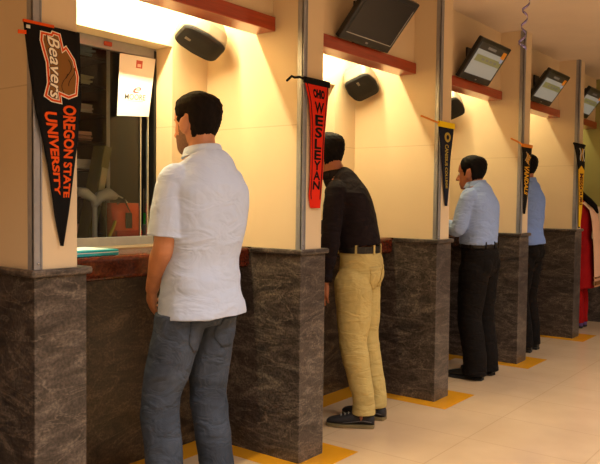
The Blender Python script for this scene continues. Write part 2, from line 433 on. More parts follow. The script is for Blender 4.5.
for i, z in enumerate(shz):
    for j, yy in enumerate((0.10, -0.12)):
        c = pc[(i+j*3) % 7]; q = pn[(i+j*3) % 7]
        rnd = random.Random(i*3+j)
        b = MB()
        for s_ in range(5):
            ax = Vector((math.cos(0.1*rnd.uniform(-1, 1)), math.sin(0.2*rnd.uniform(-1, 1)), 0)).normalized(); ay = Vector((-ax.y, ax.x, 0))
            b.obox((-1.30+rnd.uniform(-.01, .02), 0.92+yy+rnd.uniform(-.008, .008), z+0.006+s_*0.010), ax, ay, Vector((0, 0, 1)), 0.125, 0.080, 0.0045)
        o = b.obj('paper_stack', mat('paper '+q, c, rough=0.7))
        tag(o, q + ' paper stack on ' + ['the lowest', 'the second lowest', 'the third lowest', 'the middle', 'the third highest', 'the second highest', 'the top'][i] + ' shelf of the dark rack, ' + ('right' if j == 0 else 'left') + ' pile', 'paper', 'paper stacks in the dark rack')
t = thing('cupboard', 'tall dark brown wooden cupboard behind the glass right of the rack', 'cupboard', (-1.60, 1.55, 0))
b = MB(); b.box(-0.25, 0.25, -0.28, 0.42, 0, 2.3); b.obj('body', mat('charcoal laminate', (46, 42, 45), rough=0.45, var=0.05), t, bevel=0.004)
for s_, yy in ((0, -0.27), (1, 0.075)):
    b = MB(); b.box(0.25, 0.268, yy, yy+0.335, 0.05, 2.25); d = b.obj('door', mat('charcoal laminate', (46, 42, 45)), t, bevel=0.003)
    b = MB(); b.tube([(0.285, yy+(0.3 if s_ == 0 else 0.035), 1.2), (0.285, yy+(0.3 if s_ == 0 else 0.035), 1.35)], 0.006, 10); b.obj('handle', M_ALUB, d)
# teller desk behind the window
t = thing('teller_desk', 'dark teller desk running behind the nearest window', 'desk', (-0.99, 0.95, 0))
b = MB(); b.box(-0.15, 0.172, -0.62, 0.48, 1.02, 1.055); b.obj('desktop', M_DKWOOD, t, bevel=0.004)
for yy in (-0.6, 0.45):
    b = MB(); b.box(-0.16, 0.16, yy-0.015, yy+0.015, 0, 1.02); b.obj('side_panel', M_DKWOOD, t)
# desk lamp: domed white head on a pole with a curved wire
t = thing('desk_lamp', 'white bent-neck desk lamp beside the orange bag behind the glass', 'lamp', (-0.985, 0.977, 1.055))
b = MB(); b.loft([[Vector((r*math.cos(2*PI*i/20), r*math.sin(2*PI*i/20), z)) for i in range(20)] for r, z in ((0.055, 0), (0.055, 0.01), (0.02, 0.018))]); b.obj('base', M_WHITE, t, smooth=True)
b = MB(); b.tube([(0, 0, 0.01), (0, 0, 0.20)], 0.013, 12); b.obj('pole', mat('white enamel', (214, 214, 210), rough=0.3), t, smooth=True)
b = MB(); b.tube([(0, 0, 0.2), (0, -0.01, 0.235), (0, -0.06, 0.262), (0, -0.085, 0.27)], [0.014, 0.02, 0.028, 0.022], 14)
b.tube([(0, 0.0, 0.205), (0.0, 0.03, 0.245), (0.0, 0.085, 0.262), (0, 0.125, 0.25)], [0.018, 0.03, 0.034, 0.02], 14); b.obj('head', mat('white enamel', (214, 214, 210)), t, smooth=True)
b = MB(); b.tube([(0, 0.12, 0.255)] + [(0.0, 0.12+0.10*math.sin(a), 0.185+0.07*math.cos(a)) for a in (0.3, 0.7, 1.1, 1.45)] + [(0, 0.225, 0.12)], 0.004, 8); b.obj('wire', M_WHITE, t, smooth=True)
# orange bag
t = thing('shopping_bag', 'orange red plastic shopping bag with a dark slot behind the glass', 'bag', (-0.90, 1.09, 1.055))
b = MB(); rg = []
for z, w_, d_ in ((0.0, 0.078, 0.042), (0.01, 0.081, 0.045), (0.08, 0.086, 0.042), (0.16, 0.091, 0.034), (0.215, 0.094, 0.024)):
    rg.append([Vector((d_*math.copysign(abs(math.cos(a))**0.5, math.cos(a)), w_*math.copysign(abs(math.sin(a))**0.5, math.sin(a)), z)) for a in [2*PI*i/28 for i in range(28)]])
b.loft(rg); b.obj('body', mat('orange plastic', (226, 76, 24), rough=0.4, var=0.15, vscale=12, bump=0.4, bscale=18), t, smooth=True)
b = MB(); b.box(0.040, 0.046, -0.017, 0.022, 0.085, 0.165); b.obj('slot', M_BLACK, t)
b = MB(); b.box(0.035, 0.053, -0.08, 0.085, 0.012, 0.075); b.obj('red_band', mat('red plastic', (196, 36, 22), rough=0.4), t, bevel=0.006)
b = MB(); b.tube([(0.03, -0.06, 0.21), (0.03, -0.02, 0.24), (0.03, 0.02, 0.17), (0.045, 0.0, 0.10)], 0.004, 8); b.obj('handle', M_BLACK, t, smooth=True)
b = MB(); b.tube([(-0.845, 0.93, 1.063), (-0.845, 0.96, 1.10), (-0.845, 0.985, 1.15), (-0.845, 0.995, 1.175)], 0.008, 8)
tag(b.obj('strap', mat('yellow webbing', (220, 190, 40), rough=0.6), smooth=True), 'yellow strap curled between the desk lamp and the orange bag', 'strap')
t = thing('ring_binder', 'olive green ring binder leaning against the dark rack', 'binder', (-1.085, 0.99, 1.055))
ax = Vector((1, 0, 0)); az = Vector((0, 0.22, 1)).normalized(); ay = az.cross(ax)
b = MB(); b.obox((0, 0.06, 0.27), ax, ay, az, 0.05, 0.025, 0.25); b.obj('cover', mat('olive card', (132, 124, 62), rough=0.5), t, bevel=0.004)
b = MB(); b.obox(Vector((0.052, 0.066, 0.30)), ax, ay, az, 0.003, 0.018, 0.10); b.obj('spine_label', mat('cream paper', (214, 206, 160)), t)
t = thing('document_tray', 'grey document tray standing right of the orange bag by the window jamb', 'tray', (-0.855, 1.30, 1.057))
b = MB(); b.box(-0.036, 0.036, -0.09, 0.06, 0, 0.02); b.box(-0.036, 0.036, -0.09, -0.08, 0.02, 0.10); b.box(-0.036, 0.036, 0.05, 0.06, 0.02, 0.10); b.box(-0.036, -0.028, -0.09, 0.06, 0.02, 0.10); b.box(0.028, 0.036, -0.09, 0.06, 0.02, 0.085); b.obj('tray', mat('grey plastic', (120, 122, 124), rough=0.4), t, bevel=0.003)
b = MB(); b.box(-0.034, 0.034, -0.075, 0.045, 0.0, 0.012); o = b.obj('card_box', mat('green card', (40, 150, 60), rough=0.5), None, loc=(-0.855, 1.30, 1.158)); 
bb = MB(); bb.box(-0.034, 0.034, -0.085, 0.055, 0.0, 0.06); o.data = bb.mesh('card_box'); o.data.materials.append(MATS['green card'])
tag(o, 'small green card box resting on the grey document tray', 'box')
# turquoise booklet on the counter
t = thing('booklet', 'turquoise booklet with a white sheet on top lying on the nearest counter', 'booklet', (-0.432, 0.42, GT+0.001), 0.02)
b = MB(); b.box(-0.10, 0.10, -0.19, 0.19, 0, 0.024); b.obj('cover', mat('turquoise card', (30, 165, 186), rough=0.35), t, bevel=0.002)
b = MB(); b.box(-0.098, 0.1006, -0.188, 0.188, 0.012, 0.015); b.obj('pages', M_WHITE, t)
b = MB(); b.box(-0.085, 0.07, -0.16, 0.16, 0.024, 0.0255); b.obj('loose_sheet', M_WHITE, t)

# paper sign taped inside the frame of the nearest window
XG = XB-0.113
t = thing('paper_sign', 'white paper sign with a red swirl hung on the nearest window', 'sign', (XG, 1.055, 1.70))
def quad_pt(u, v):   # u 0..1 across, v 0..1 up
    tl, tr, bl_, br = (-0.105, 0.303), (0.122, 0.310), (-0.122, -0.003), (0.078, 0.012)
    a = (tl[0]*(1-u)+tr[0]*u, tl[1]*(1-u)+tr[1]*u); c = (bl_[0]*(1-u)+br[0]*u, bl_[1]*(1-u)+br[1]*u)
    return a[0]*v+c[0]*(1-v), a[1]*v+c[1]*(1-v)
b = MB(); v = []
for x in (0, 0.0012):
    for u_, v_ in ((0, 0), (1, 0), (1, 1), (0, 1)):
        q = quad_pt(u_, v_); v.append((x, q[0], q[1]))
b.add(v, [(0, 1, 2, 3), (4, 5, 6, 7), (0, 1, 5, 4), (1, 2, 6, 5), (2, 3, 7, 6), (3, 0, 4, 7)]); b.obj('sheet', M_WHITE, t)
def flat(parent, name, tv, tf, fn, m, x):
    b = MB(); b.add([(x, *fn(*p)) for p in tv], tf)
    return b.obj(name, m, parent)
tv, tf = text_mesh('MOORE', 0.005)
flat(t, 'lettering', tv, tf, lambda a, c: quad_pt(0.2+0.62*a, 0.27+0.095*c), mat('grey ink', (62, 60, 62)), 0.0018)
tv, tf = text_mesh('e', 0.0, 0.5)
flat(t, 'swirl', tv, tf, lambda a, c: quad_pt(0.43+0.24*a, 0.385+0.10*c), mat('red ink', (214, 40, 56)), 0.0018)
b = MB(); q = [quad_pt(a, c) for a, c in ((0.46, 0.80), (0.64, 0.80), (0.64, 0.93), (0.46, 0.93))]; b.add([(0.0018, *p) for p in q], [(0, 1, 2, 3)]); b.obj('red_emblem', mat('red print', (196, 84, 74)), t)
b = MB(); q = [quad_pt(a, c) for a, c in ((0.50, 0.82), (0.60, 0.82), (0.60, 0.87), (0.50, 0.87))]; b.add([(0.0022, *p) for p in q], [(0, 1, 2, 3)]); b.obj('emblem_window', mat('pale pink print', (238, 196, 190)), t)
b = MB(); q = [quad_pt(a, c) for a, c in ((0.28, 0.245), (0.76, 0.245), (0.76, 0.255), (0.28, 0.255))]; b.add([(0.0018, *p) for p in q], [(0, 1, 2, 3)]); b.obj('fine_print', mat('pale grey ink', (190, 188, 190)), t)
# red sticker on the head rail
b = MB(); b.box(XG-0.006, XG+0.005, 0.86, 0.90, 2.025, 2.045); tag(b.obj('sticker', mat('red sticker', (170, 60, 30))), 'small red sticker on the head rail of the nearest window', 'sticker')

# ------------------------------------------------------------------ monitors
ml = ['black monitor with a blank dark screen under the ceiling left of the navy pennant',
      'tilted black monitor showing a pale page, above the man in the pale blue shirt',
      'tilted black monitor showing a pale page, above the man in the untucked blue shirt',
      'farthest tilted monitor, cut by the right edge of the picture']
M_SCROFF = mat('switched off screen', (34, 31, 30), rough=0.22)
M_SCR = mat('lit page', (150, 152, 146), rough=0.3, emit=(168, 172, 164), estr=0.30)
M_SCRB = mat('lit olive band', (130, 130, 84), rough=0.3, emit=(150, 150, 96), estr=0.22)
M_SCRO = mat('lit orange block', (200, 120, 20), rough=0.3, emit=(214, 124, 20), estr=0.3)
M_SCRP = mat('lit lilac block', (150, 160, 190), rough=0.3, emit=(150, 160, 200), estr=0.3)
M_SCRD = mat('lit dark header', (50, 46, 42), rough=0.3, emit=(60, 56, 50), estr=0.1)
M_SCRG = mat('lit grey text', (120, 116, 108), rough=0.3, emit=(130, 126, 118), estr=0.2)
for i, k in enumerate((1, 2, 3, 4)):
    yc = k*S + (0.775, 0.84, 0.80, 0.52)[i]; hw = 0.262; hh = (0.168, 0.158, 0.156, 0.156)[i]
    t = thing('monitor', ml[i], 'monitor', (-0.165, yc, 2.194), 0, 'monitors on the wooden shelves')
    th = math.radians((40, 35, 37, 37)[i])
    up = Vector((math.sin(th), 0, math.cos(th))); nrm = Vector((math.cos(th), 0, -math.sin(th))); ly = Vector((0, 1, 0))
    c0 = Vector((0.016, 0, -0.010)) + up*hh          # centre of the screen face
    b = MB(); b.obox(c0 - nrm*0.018, nrm, ly, up, 0.018, hw, hh); b.obj('casing', M_BLACK, t, bevel=0.008, seg=3)
    b = MB(); b.obox(c0 - nrm*0.052 + up*0.01, nrm, ly, up, 0.022, hw*0.72, hh*0.7); b.obj('rear_housing', M_BLACK, t, bevel=0.012)
    b = MB(); b.tube([c0 - nrm*0.07, Vector((-0.03, 0, 0.16))], 0.02, 12); b.box(-0.03, -0.012, -0.06, 0.06, 0.08, 0.24); b.obj('wall_bracket', M_DARK, t)
    b = MB(); b.box(-0.045, 0.0, -0.07, 0.07, 0.001, 0.02); b.obj('foot', M_BLACK, t, bevel=0.004)
    off = k == 1
    def sc(name, m, y0, y1, z0, z1, d=0.0005, par=t):
        b = MB(); b.obox(c0 + ly*((y0+y1)/2) + up*((z0+z1)/2) + nrm*d, nrm, ly, up, 0.0004, (y1-y0)/2, (z1-z0)/2); return b.obj(name, m, par)
    s_ = sc('screen', M_SCROFF if off else M_SCR, -hw+0.028, hw-0.028, -hh+0.05, hh-0.028)
    if off:
        sc('bright_edge', mat('grey bezel line', (176, 172, 168), rough=0.25), -hw+0.028, hw-0.025, -hh+0.046, -hh+0.051, 0.0015)
        sc('bright_edge', MATS['grey bezel line'], hw-0.029, hw-0.024, -hh+0.046, hh-0.05, 0.0015)
    else:
        sc('header', M_SCRD, -hw+0.028, hw-0.028, hh-0.078, hh-0.026, 0.001, s_)
        sc('header_text', M_SCRG, -0.10, 0.04, hh-0.062, hh-0.044, 0.0015, s_)
        sc('orange_block', M_SCRO, hw-0.098, hw-0.034, hh-0.092, hh-0.04, 0.0015, s_)
        sc('olive_band', M_SCRB, -hw+0.06, hw-0.028, hh-0.165, hh-0.115, 0.001, s_)
        for q in range(4): sc('band_text', M_SCRG, -0.1+q*0.07, -0.055+q*0.07, hh-0.148, hh-0.132, 0.0015, s_)
        sc('lilac_block', M_SCRP, hw-0.075, hw-0.04, hh-0.125, hh-0.098, 0.0015, s_)
    b = MB(); b.obox(c0 + up*(-hh+0.022) + nrm*0.0006, nrm, ly, up, 0.001, 0.012, 0.005); b.obj('badge', M_ALU, t)

# ------------------------------------------------------------------ speakers
def speaker(label, c, N_, L_, size, m_body, brk):
    N_ = Vector(N_).normalized(); L_ = Vector(L_); L_ = (L_ - N_*L_.dot(N_)).normalized(); W_ = N_.cross(L_)
    c = Vector(c); t = thing('wall_speaker', label, 'speaker', c, 0, 'wall speakers in the booths')
    l, w, d = size
    def ring(sl, sw, dep, n=32, e=0.30):
        r = []
        for i in range(n):
            a = 2*PI*i/n; ca, sa = math.cos(a), math.sin(a)
            x = math.copysign(abs(ca)**e, ca)*l*sl; y = math.copysign(abs(sa)**e, sa)*w*sw*(1-0.22*(x/l)**2)
            r.append(L_*x + W_*y + N_*dep)
        return r
    b = MB(); b.loft([ring(0.70, 0.74, -d), ring(0.78, 0.82, -d+0.012), ring(1.02, 1.05, -d*0.5), ring(1.03, 1.04, -0.012), ring(1.02, 1.03, 0.0)]); b.obj('cabinet', m_body, t, smooth=False, bevel=0.003)
    b = MB(); b.loft([ring(1.0, 1.0, 0.0), ring(1.0, 1.0, 0.008), ring(0.93, 0.92, 0.017), ring(0.5, 0.5, 0.023)]); b.obj('grille', M_GRILLE, t)
    b = MB(); b.obox(L_*(-l*0.55) + N_*0.0215 , N_, L_, W_, 0.002, 0.016, 0.008); b.obj('badge', M_SPKGREY, t, bevel=0.002)
    b = MB(); b.tube([-N_*(d*0.8), (Vector(brk)-c)*0.8, Vector(brk)-c], [0.016, 0.014, 0.022], 12); b.obj('bracket', M_DARK, t, smooth=True)
    b = MB(); a0 = -N_*d*0.7; b.tube([a0, a0+Vector((0.02, -0.03, 0.05)), a0+Vector((0.1, 0.0, 0.07)), a0+Vector((0.16, 0.01, 0.06))], 0.004, 8); b.obj('cable', M_BLACK, t, smooth=True)
    return t
SPN, SPL = (.28, -.50, -.82), (.355, .868, -.42)
speaker('grey backed black speaker above the head of the man in the white shirt', (-0.50, 1.245, 2.075), SPN, SPL, (0.120, 0.080, 0.15), M_SPKGREY, (-0.638, 1.32, 2.2))
speaker('grey topped black speaker on the wall below the blank dark monitor', (-0.50, 2.742, 2.05), (.44, -.42, -.79), (.0, .885, -.5), (0.105, 0.102, 0.15), M_SPKGREY, (-0.638, 2.80, 2.16))
speaker('black speaker half hidden by the third partition, above the navy pennant', (-0.50, 4.09, 2.055), (.44, -.42, -.79), (.0, .885, -.5), (0.115, 0.090, 0.15), M_SPKGREY, (-0.638, 4.15, 2.16))

# ------------------------------------------------------------------ pennants
def interp(tab, z):
    # tab: list of (y, z) from top down
    if z >= tab[0][1]: return tab[0][0]
    for (y0, z0), (y1, z1) in zip(tab, tab[1:]):
        if z >= z1: return y0 + (y1-y0)*(z0-z)/(z0-z1)
    return tab[-1][0]
class Pennant:
    def __init__(self, label, Lt, Rt, m, x0=0.012, wave=0.004, hem=None):
        self.L, self.R, self.x0, self.w = Lt, Rt, x0, wave
        self.t = thing('pennant', label, 'pennant', (x0, (Lt[0][0]+Rt[0][0])/2, Lt[0][1]), 0, 'pennants on the partitions')
        self.o = self.t.location.copy()
        zt, zb = max(Lt[0][1], Rt[0][1]), min(Lt[-1][1], Rt[-1][1])
        self.zt, self.zb = zt, zb
        nz, nu = 60, 10; v = []; f = []
        for side in (0, 1):
            for i in range(nz+1):
                z = zt+(zb-zt)*i/nz
                for j in range(nu+1):
                    y = interp(Lt, z)+(interp(Rt, z)-interp(Lt, z))*j/nu
                    v.append((self.x(y, z)-self.o.x-0.0025*side, y-self.o.y, z-self.o.z))
        st = (nz+1)*(nu+1)
        for i in range(nz):
            for j in range(nu):
                a = i*(nu+1)+j; f.append((a, a+1, a+nu+2, a+nu+1)); f.append((st+a, st+a+nu+1, st+a+nu+2, st+a+1))
        for i in range(nz):
            a = i*(nu+1); f.append((a, a+nu+1, st+a+nu+1, st+a)); a += nu; f.append((a, st+a, st+a+nu+1, a+nu+1))
        for j in range(nu):
            f.append((j, st+j, st+j+1, j+1)); a = nz*(nu+1)+j; f.append((a, a+1, st+a+1, st+a))
        b = MB(); b.add(v, f); b.obj('field', m, self.t, smooth=True)
    def x(self, y, z):
        yl, yr = interp(self.L, z), interp(self.R, z); u = (y-yl)/max(yr-yl, 1e-4)
        fr = (self.zt-z)/(self.zt-self.zb)
        return self.x0 + self.w*(1.2*math.sin(u*3.3+fr*5)*fr + 0.9*math.sin(fr*9+1)*fr*(1-fr)*2 + 0.4)
    def lay(self, name, verts, faces, m, lift=0.0012, par=None):
        b = MB(); b.add([(self.x(y, z)+lift-self.o.x, y-self.o.y, z-self.o.z) for y, z in verts], faces)
        return b.obj(name, m, par or self.t)
    def uv(self, u, v):
        z = self.zt+(self.zb-self.zt)*v; yl, yr = interp(self.L, z), interp(self.R, z)
        return (yl+(yr-yl)*u, z)
    def down(self, name, s, u0, u1, v0, v1, m, bold=0.0, shear=0.0, lift=0.0012):   # reads downwards, letter tops to the right
        tv, tf = text_mesh(s, bold, shear)
        return self.lay(name, [self.uv(u0+(u1-u0)*b_, v0+(v1-v0)*a_) for a_, b_ in tv], tf, m, lift)
    def stack(self, name, s, u0, u1, v0, v1, m, bold=0.0, shrink=1.0):
        V = []; F = []; n = len(s); hs = [shrink**i for i in range(n)]; tot = sum(hs); p = v0
        for i, ch in enumerate(s):
            h = (v1-v0)*hs[i]/tot; tv, tf = text_mesh(ch, bold); o = len(V)
            V += [self.uv(u0+(u1-u0)*a_, p+h*0.9*(1-b_)) for a_, b_ in tv]; F += [tuple(q+o for q in fc) for fc in tf]; p += h
        return self.lay(name, V, F, m)
    def strip(self, name, pts, width, m, lift=0.0008):
        V = []; F = []
        for i, (y, z) in enumerate(pts):
            V += [(y-width/2, z), (y+width/2, z)]
            if i: F.append((2*i-2, 2*i-1, 2*i+1, 2*i))
        return self.lay(name, V, F, m, lift)
    def hem(self, m, h=0.022, y0=None, y1=None, drop=0.0):
        y0 = self.L[0][0]-0.004 if y0 is None else y0; y1 = self.R[0][0]+0.004 if y1 is None else y1
        b = MB(); z = self.zt-drop
        b.box(-0.006, 0.009, y0-self.o.y, y1-self.o.y, z-self.o.z-h/2, z-self.o.z+h/2); return b.obj('hem', m, self.t, bevel=0.003)
    def tie(self, m, pts, r=0.004):
        b = MB(); b.tube([(x-self.o.x, y-self.o.y, z-self.o.z) for x, y, z in pts], r, 8); return b.obj('tie_string', m, self.t, smooth=True)
def felt(name, rgb): return mat(name, rgb, rough=0.9, bump=0.15, bscale=300, spec=0.2)
F_BLACK = felt('black felt', (17, 15, 15)); F_ORANGE = felt('orange print', (226, 84, 22)); F_CREAM = felt('cream print', (250, 238, 214)); F_BROWN = felt('brown print', (136, 92, 44))
F_RED = felt('red felt', (222, 44, 20)); F_NAVY = felt('navy felt', (24, 26, 40)); F_YEL = felt('yellow hem cloth', (240, 204, 20)); F_GOLD = felt('gold print', (226, 170, 40)); F_OLD = felt('dull gold print', (176, 150, 60)); F_WHITEP = felt('white print', (226, 222, 210))

def zshift(tab, z): return [(y, zz if i else z) for i, (y, zz) in enumerate(tab)]
# 1: black and orange
p = Pennant('black pennant with an orange outlined patch and two orange lines of letters', 
    [(-0.044, 1.853), (-0.027, 1.715), (-0.002, 1.575), (0.023, 1.48), (0.045, 1.376), (0.07, 1.234), (0.094, 1.13)],
    [(0.166, 1.853), (0.169, 1.745), (0.175, 1.611), (0.161, 1.49), (0.141, 1.38), (0.117, 1.234), (0.098, 1.13)], F_BLACK, x0=0.013, wave=0.005)
pg = [(0.014, 1.832), (0.052, 1.831), (0.057, 1.840), (0.09, 1.836), (0.101, 1.793), (0.111, 1.801), (0.146, 1.759), (0.163, 1.702), (0.158, 1.638), (0.123, 1.623), (0.094, 1.63), (0.099, 1.604), (0.056, 1.607), (0.026, 1.622), (0.038, 1.668), (0.033, 1.732), (0.020, 1.77), (0.011, 1.801)]
def tess(poly):
    me = bpy.data.meshes.new('q'); bm = bmesh.new(); vs = [bm.verts.new((a, c, 0)) for a, c in poly]; bm.faces.new(vs)
    bmesh.ops.triangulate(bm, faces=bm.faces[:])
    bmesh.ops.subdivide_edges(bm, edges=bm.edges[:], cuts=3, use_grid_fill=True)
    bmesh.ops.triangulate(bm, faces=bm.faces[:])
    bm.verts.index_update(); V = [(x.co.x, x.co.y) for x in bm.verts]; F = [tuple(q.index for q in fc.verts) for fc in bm.faces]; bm.free(); bpy.data.meshes.remove(me)
    return V, F
def shrink(poly, d):
    n = len(poly); out = []
    ar = sum(poly[i][0]*poly[(i+1) % n][1]-poly[(i+1) % n][0]*poly[i][1] for i in range(n)); sg = 1 if ar > 0 else -1
    for i in range(n):
        a, b_, c = Vector(poly[i-1]), Vector(poly[i]), Vector(poly[(i+1) % n])
        n1 = Vector((-(b_-a).y, (b_-a).x)).normalized()*sg; n2 = Vector((-(c-b_).y, (c-b_).x)).normalized()*sg
        m_ = (n1+n2); m_ = m_.normalized()*(d/max(0.5, m_.normalized().dot(n1))) if m_.length > 1e-6 else n1*d
        out.append(tuple(b_+m_))
    return out
pw = p.lay('patch', *tess(pg), F_CREAM, 0.0016)
p.lay('patch_border', *tess(shrink(pg, 0.003)), F_ORANGE, 0.0022, pw)
p.lay('patch_line', *tess(shrink(pg, 0.010)), F_CREAM, 0.0028, pw)
p.lay('patch_fill', *tess(shrink(pg, 0.0125)), F_BROWN, 0.0034, pw)
for q, (u_, w_) in enumerate(((0.118, 0.004), (0.132, 0.003), (0.105, 0.003))):
    p.strip('patch_stripe', [(u_+0.012*math.sin(s_*0.5+q), 1.755-0.024*q-s_*0.008) for s_ in range(9)], w_, felt('dark brown print', (66, 44, 24)), 0.0042)
tv, tf = text_mesh('Beavers', 0.035, 0.25)
def bv(a, c): return (0.036+0.044*c-0.010*math.sin(a*PI)*-1 - 0.0 + 0.016*(a-0.3)*a, 1.822-0.205*a)
p.lay('script_shadow', [bv(a, c*1.16-0.08) for a, c in tv], tf, felt('dark brown print', (66, 44, 24)), 0.0045)
tv, tf = text_mesh('Beavers', 0.012, 0.25)
p.lay('script', [bv(0.01+a*0.98, c) for a, c in tv], tf, F_CREAM, 0.0052)
p.down('lettering', 'OREGON STATE', 0.60, 0.90, 0.345, 0.775, F_ORANGE, 0.035)
p.down('lettering', 'UNIVERSITY', 0.17, 0.46, 0.385, 0.765, F_ORANGE, 0.035)
b = MB(); b.box(-0.004, 0.004, -0.105, 0.005, -0.004, 0.005); b.obj('orange_edging', F_ORANGE, p.t)
b = MB(); b.obox((0.002, -0.110, -0.037), Vector((1, 0, 0)), Vector((0, 1, 0.1)).normalized(), Vector((0, 0, 1)), 0.002, 0.014, 0.006); b.obj('tie_string', F_ORANGE, p.t)
b = MB(); b.box(0.004, 0.0065, -0.097, -0.084, -0.022, -0.012); b.obj('care_label', F_WHITEP, p.t)
# 2: red
p = Pennant('red pennant with black stacked letters and a ragged tip',
    [(1.436, 1.872), (1.471, 1.779), (1.49, 1.66), (1.492, 1.54), (1.491, 1.394), (1.488, 1.316), (1.503, 1.257)],
    [(1.636, 1.872), (1.629, 1.797), (1.619, 1.672), (1.605, 1.547), (1.587, 1.397), (1.576, 1.317), (1.569, 1.257)], F_RED, wave=0.005)
p.strip('border', [(interp(p.L, z)+0.014, z) for z in np.linspace(1.86, 1.30, 20)], 0.007, F_BLACK)
p.strip('border', [(interp(p.R, z)-0.010, z) for z in np.linspace(1.86, 1.30, 20)], 0.007, F_BLACK)
p.stack('lettering', ['OHIO'], 0.27, 0.82, 0.055, 0.135, F_BLACK, 0.06)
p.stack('lettering', 'WESLEYAN', 0.28, 0.80, 0.155, 0.86, F_BLACK, 0.035, 0.96)
p.hem(felt('black hem cloth', (14, 13, 13)), 0.030)
p.tie(F_BLACK, [(0.012, 1.440, 1.874), (0.010, 1.40, 1.879), (0.008, 1.365, 1.872), (0.006, 1.345, 1.876), (0.004, 1.325, 1.860), (0.003, 1.315, 1.852)], 0.006)
# 3: navy
p = Pennant('navy pennant with small gold script and a yellow hem',
    [(2.845, 1.788), (2.879, 1.627), (2.923, 1.437), (2.966, 1.27)], [(3.062, 1.788), (3.037, 1.636), (3.009, 1.44), (2.98, 1.27)], F_NAVY)
p.lay('emblem', [p.uv(0.56+0.24*math.cos(a), 0.145+0.062*math.sin(a)) for a in [2*PI*i/14 for i in range(14)]], [tuple(range(14))], F_OLD, 0.003)
p.lay('emblem_centre', [p.uv(0.56+0.11*math.cos(a), 0.145+0.03*math.sin(a)) for a in [2*PI*i/14 for i in range(14)]], [tuple(range(14))], F_NAVY, 0.004)
p.down('lettering', 'CANISIUS COLLEGE', 0.36, 0.68, 0.235, 0.78, F_OLD, 0.02, lift=0.003)
p.hem(F_YEL, 0.036, drop=-0.004)
p.tie(mat('orange cord', (232, 140, 30), rough=0.6), [(0.012, 2.86, 1.795), (0.010, 2.78, 1.802), (0.006, 2.70, 1.812), (0.004, 2.63, 1.818)], 0.006)
# 4: black with gold
p = Pennant('black pennant with a gold flame emblem and a slanted gold word',
    [(4.290, 1.754), (4.308, 1.637), (4.33, 1.48), (4.345, 1.321), (4.364, 1.209)], [(4.505, 1.754), (4.497, 1.647), (4.474, 1.484), (4.418, 1.321), (4.381, 1.209)], F_BLACK)
for q in range(4):
    p.strip('flame', [p.uv(0.38+0.13*q+0.12*math.sin(s_*0.9+q*0.6), 0.09+0.02*q+s_*0.026) for s_ in range(6)], 0.018, F_GOLD if q % 2 else felt('tan print', (214, 178, 120)), 0.003)
p.down('lettering', 'VANDALS', 0.15, 0.85, 0.30, 0.72, F_GOLD, 0.03, 0.3, lift=0.003)
p.hem(mat('orange cord', (232, 140, 30)), 0.026)
p.tie(mat('orange cord', (232, 140, 30)), [(0.012, 4.30, 1.758), (0.010, 4.22, 1.772), (0.006, 4.14, 1.784), (0.004, 4.085, 1.790)], 0.007)
# 5: black over yellow
p = Pennant('black and yellow pennant with a dark word on the farthest partition',
    [(5.60, 1.859), (5.679, 1.755), (5.746, 1.636), (5.789, 1.333), (5.823, 1.064)], [(5.945, 1.859), (5.960, 1.772), (5.965, 1.646), (5.915, 1.334), (5.845, 1.064)], F_BLACK)
V = []; F = []
for i, v_ in enumerate(np.linspace(0.30, 0.985, 40)):
    V += [p.uv(0.03+0.94*c_/8, v_) for c_ in range(9)]
    if i: F += [(9*i-9+c_, 9*i-8+c_, 9*i+1+c_, 9*i+c_) for c_ in range(8)]
o_ = len(V); V += [p.uv(0.03, 0.30), p.uv(0.97, 0.30), p.uv(0.5, 0.245)]; F.append((o_, o_+1, o_+2))
p.lay('yellow_field', V, F, felt('yellow felt', (232, 180, 30)), 0.002)
for q in range(3):
    p.strip('emblem_stripe', [p.uv(0.45+0.18*q+0.08*math.sin(s_*1.1+q), 0.04+s_*0.03) for s_ in range(6)], 0.026, F_WHITEP if q % 2 == 0 else F_GOLD, 0.003)
p.down('lettering', 'MISSOURI', 0.2, 0.82, 0.34, 0.72, felt('dark red print', (86, 26, 14)), 0.04, lift=0.0042)
p.hem(felt('black hem cloth', (14, 13, 13)), 0.02)

# ------------------------------------------------------------------ curled foil ribbon hanging from the ceiling
b = MB(); v = []; f = []; turns = 6; nn = 260
rx, ry = 0.662, 2.560
for i in range(nn+1):
    fr = i/nn; a = fr*turns*2*PI; r = 0.008+0.011*fr+0.004*math.sin(a*0.37); z = CH - 0.001 - 0.52*fr
    pxy = (rx+r*math.cos(a)+0.012*math.sin(fr*5), ry+r*math.sin(a))
    v += [(pxy[0], pxy[1], z), (pxy[0], pxy[1], z-0.015)]
    v += [(pxy[0]+0.0012*math.cos(a), pxy[1]+0.0012*math.sin(a), z), (pxy[0]+0.0012*math.cos(a), pxy[1]+0.0012*math.sin(a), z-0.015)]
    if i:
        a0, a1 = 4*i-4, 4*i
        f += [(a0, a0+1, a1+1, a1), (a0+2, a1+2, a1+3, a0+3), (a0, a1, a1+2, a0+2), (a0+1, a0+3, a1+3, a1+1)]
b.add(v, f)
tag(b.obj('ribbon', mat('violet foil', (150, 146, 214), rough=0.18, metal=0.9), smooth=True), 'curled violet silver foil ribbon hanging from the ceiling', 'ribbon')

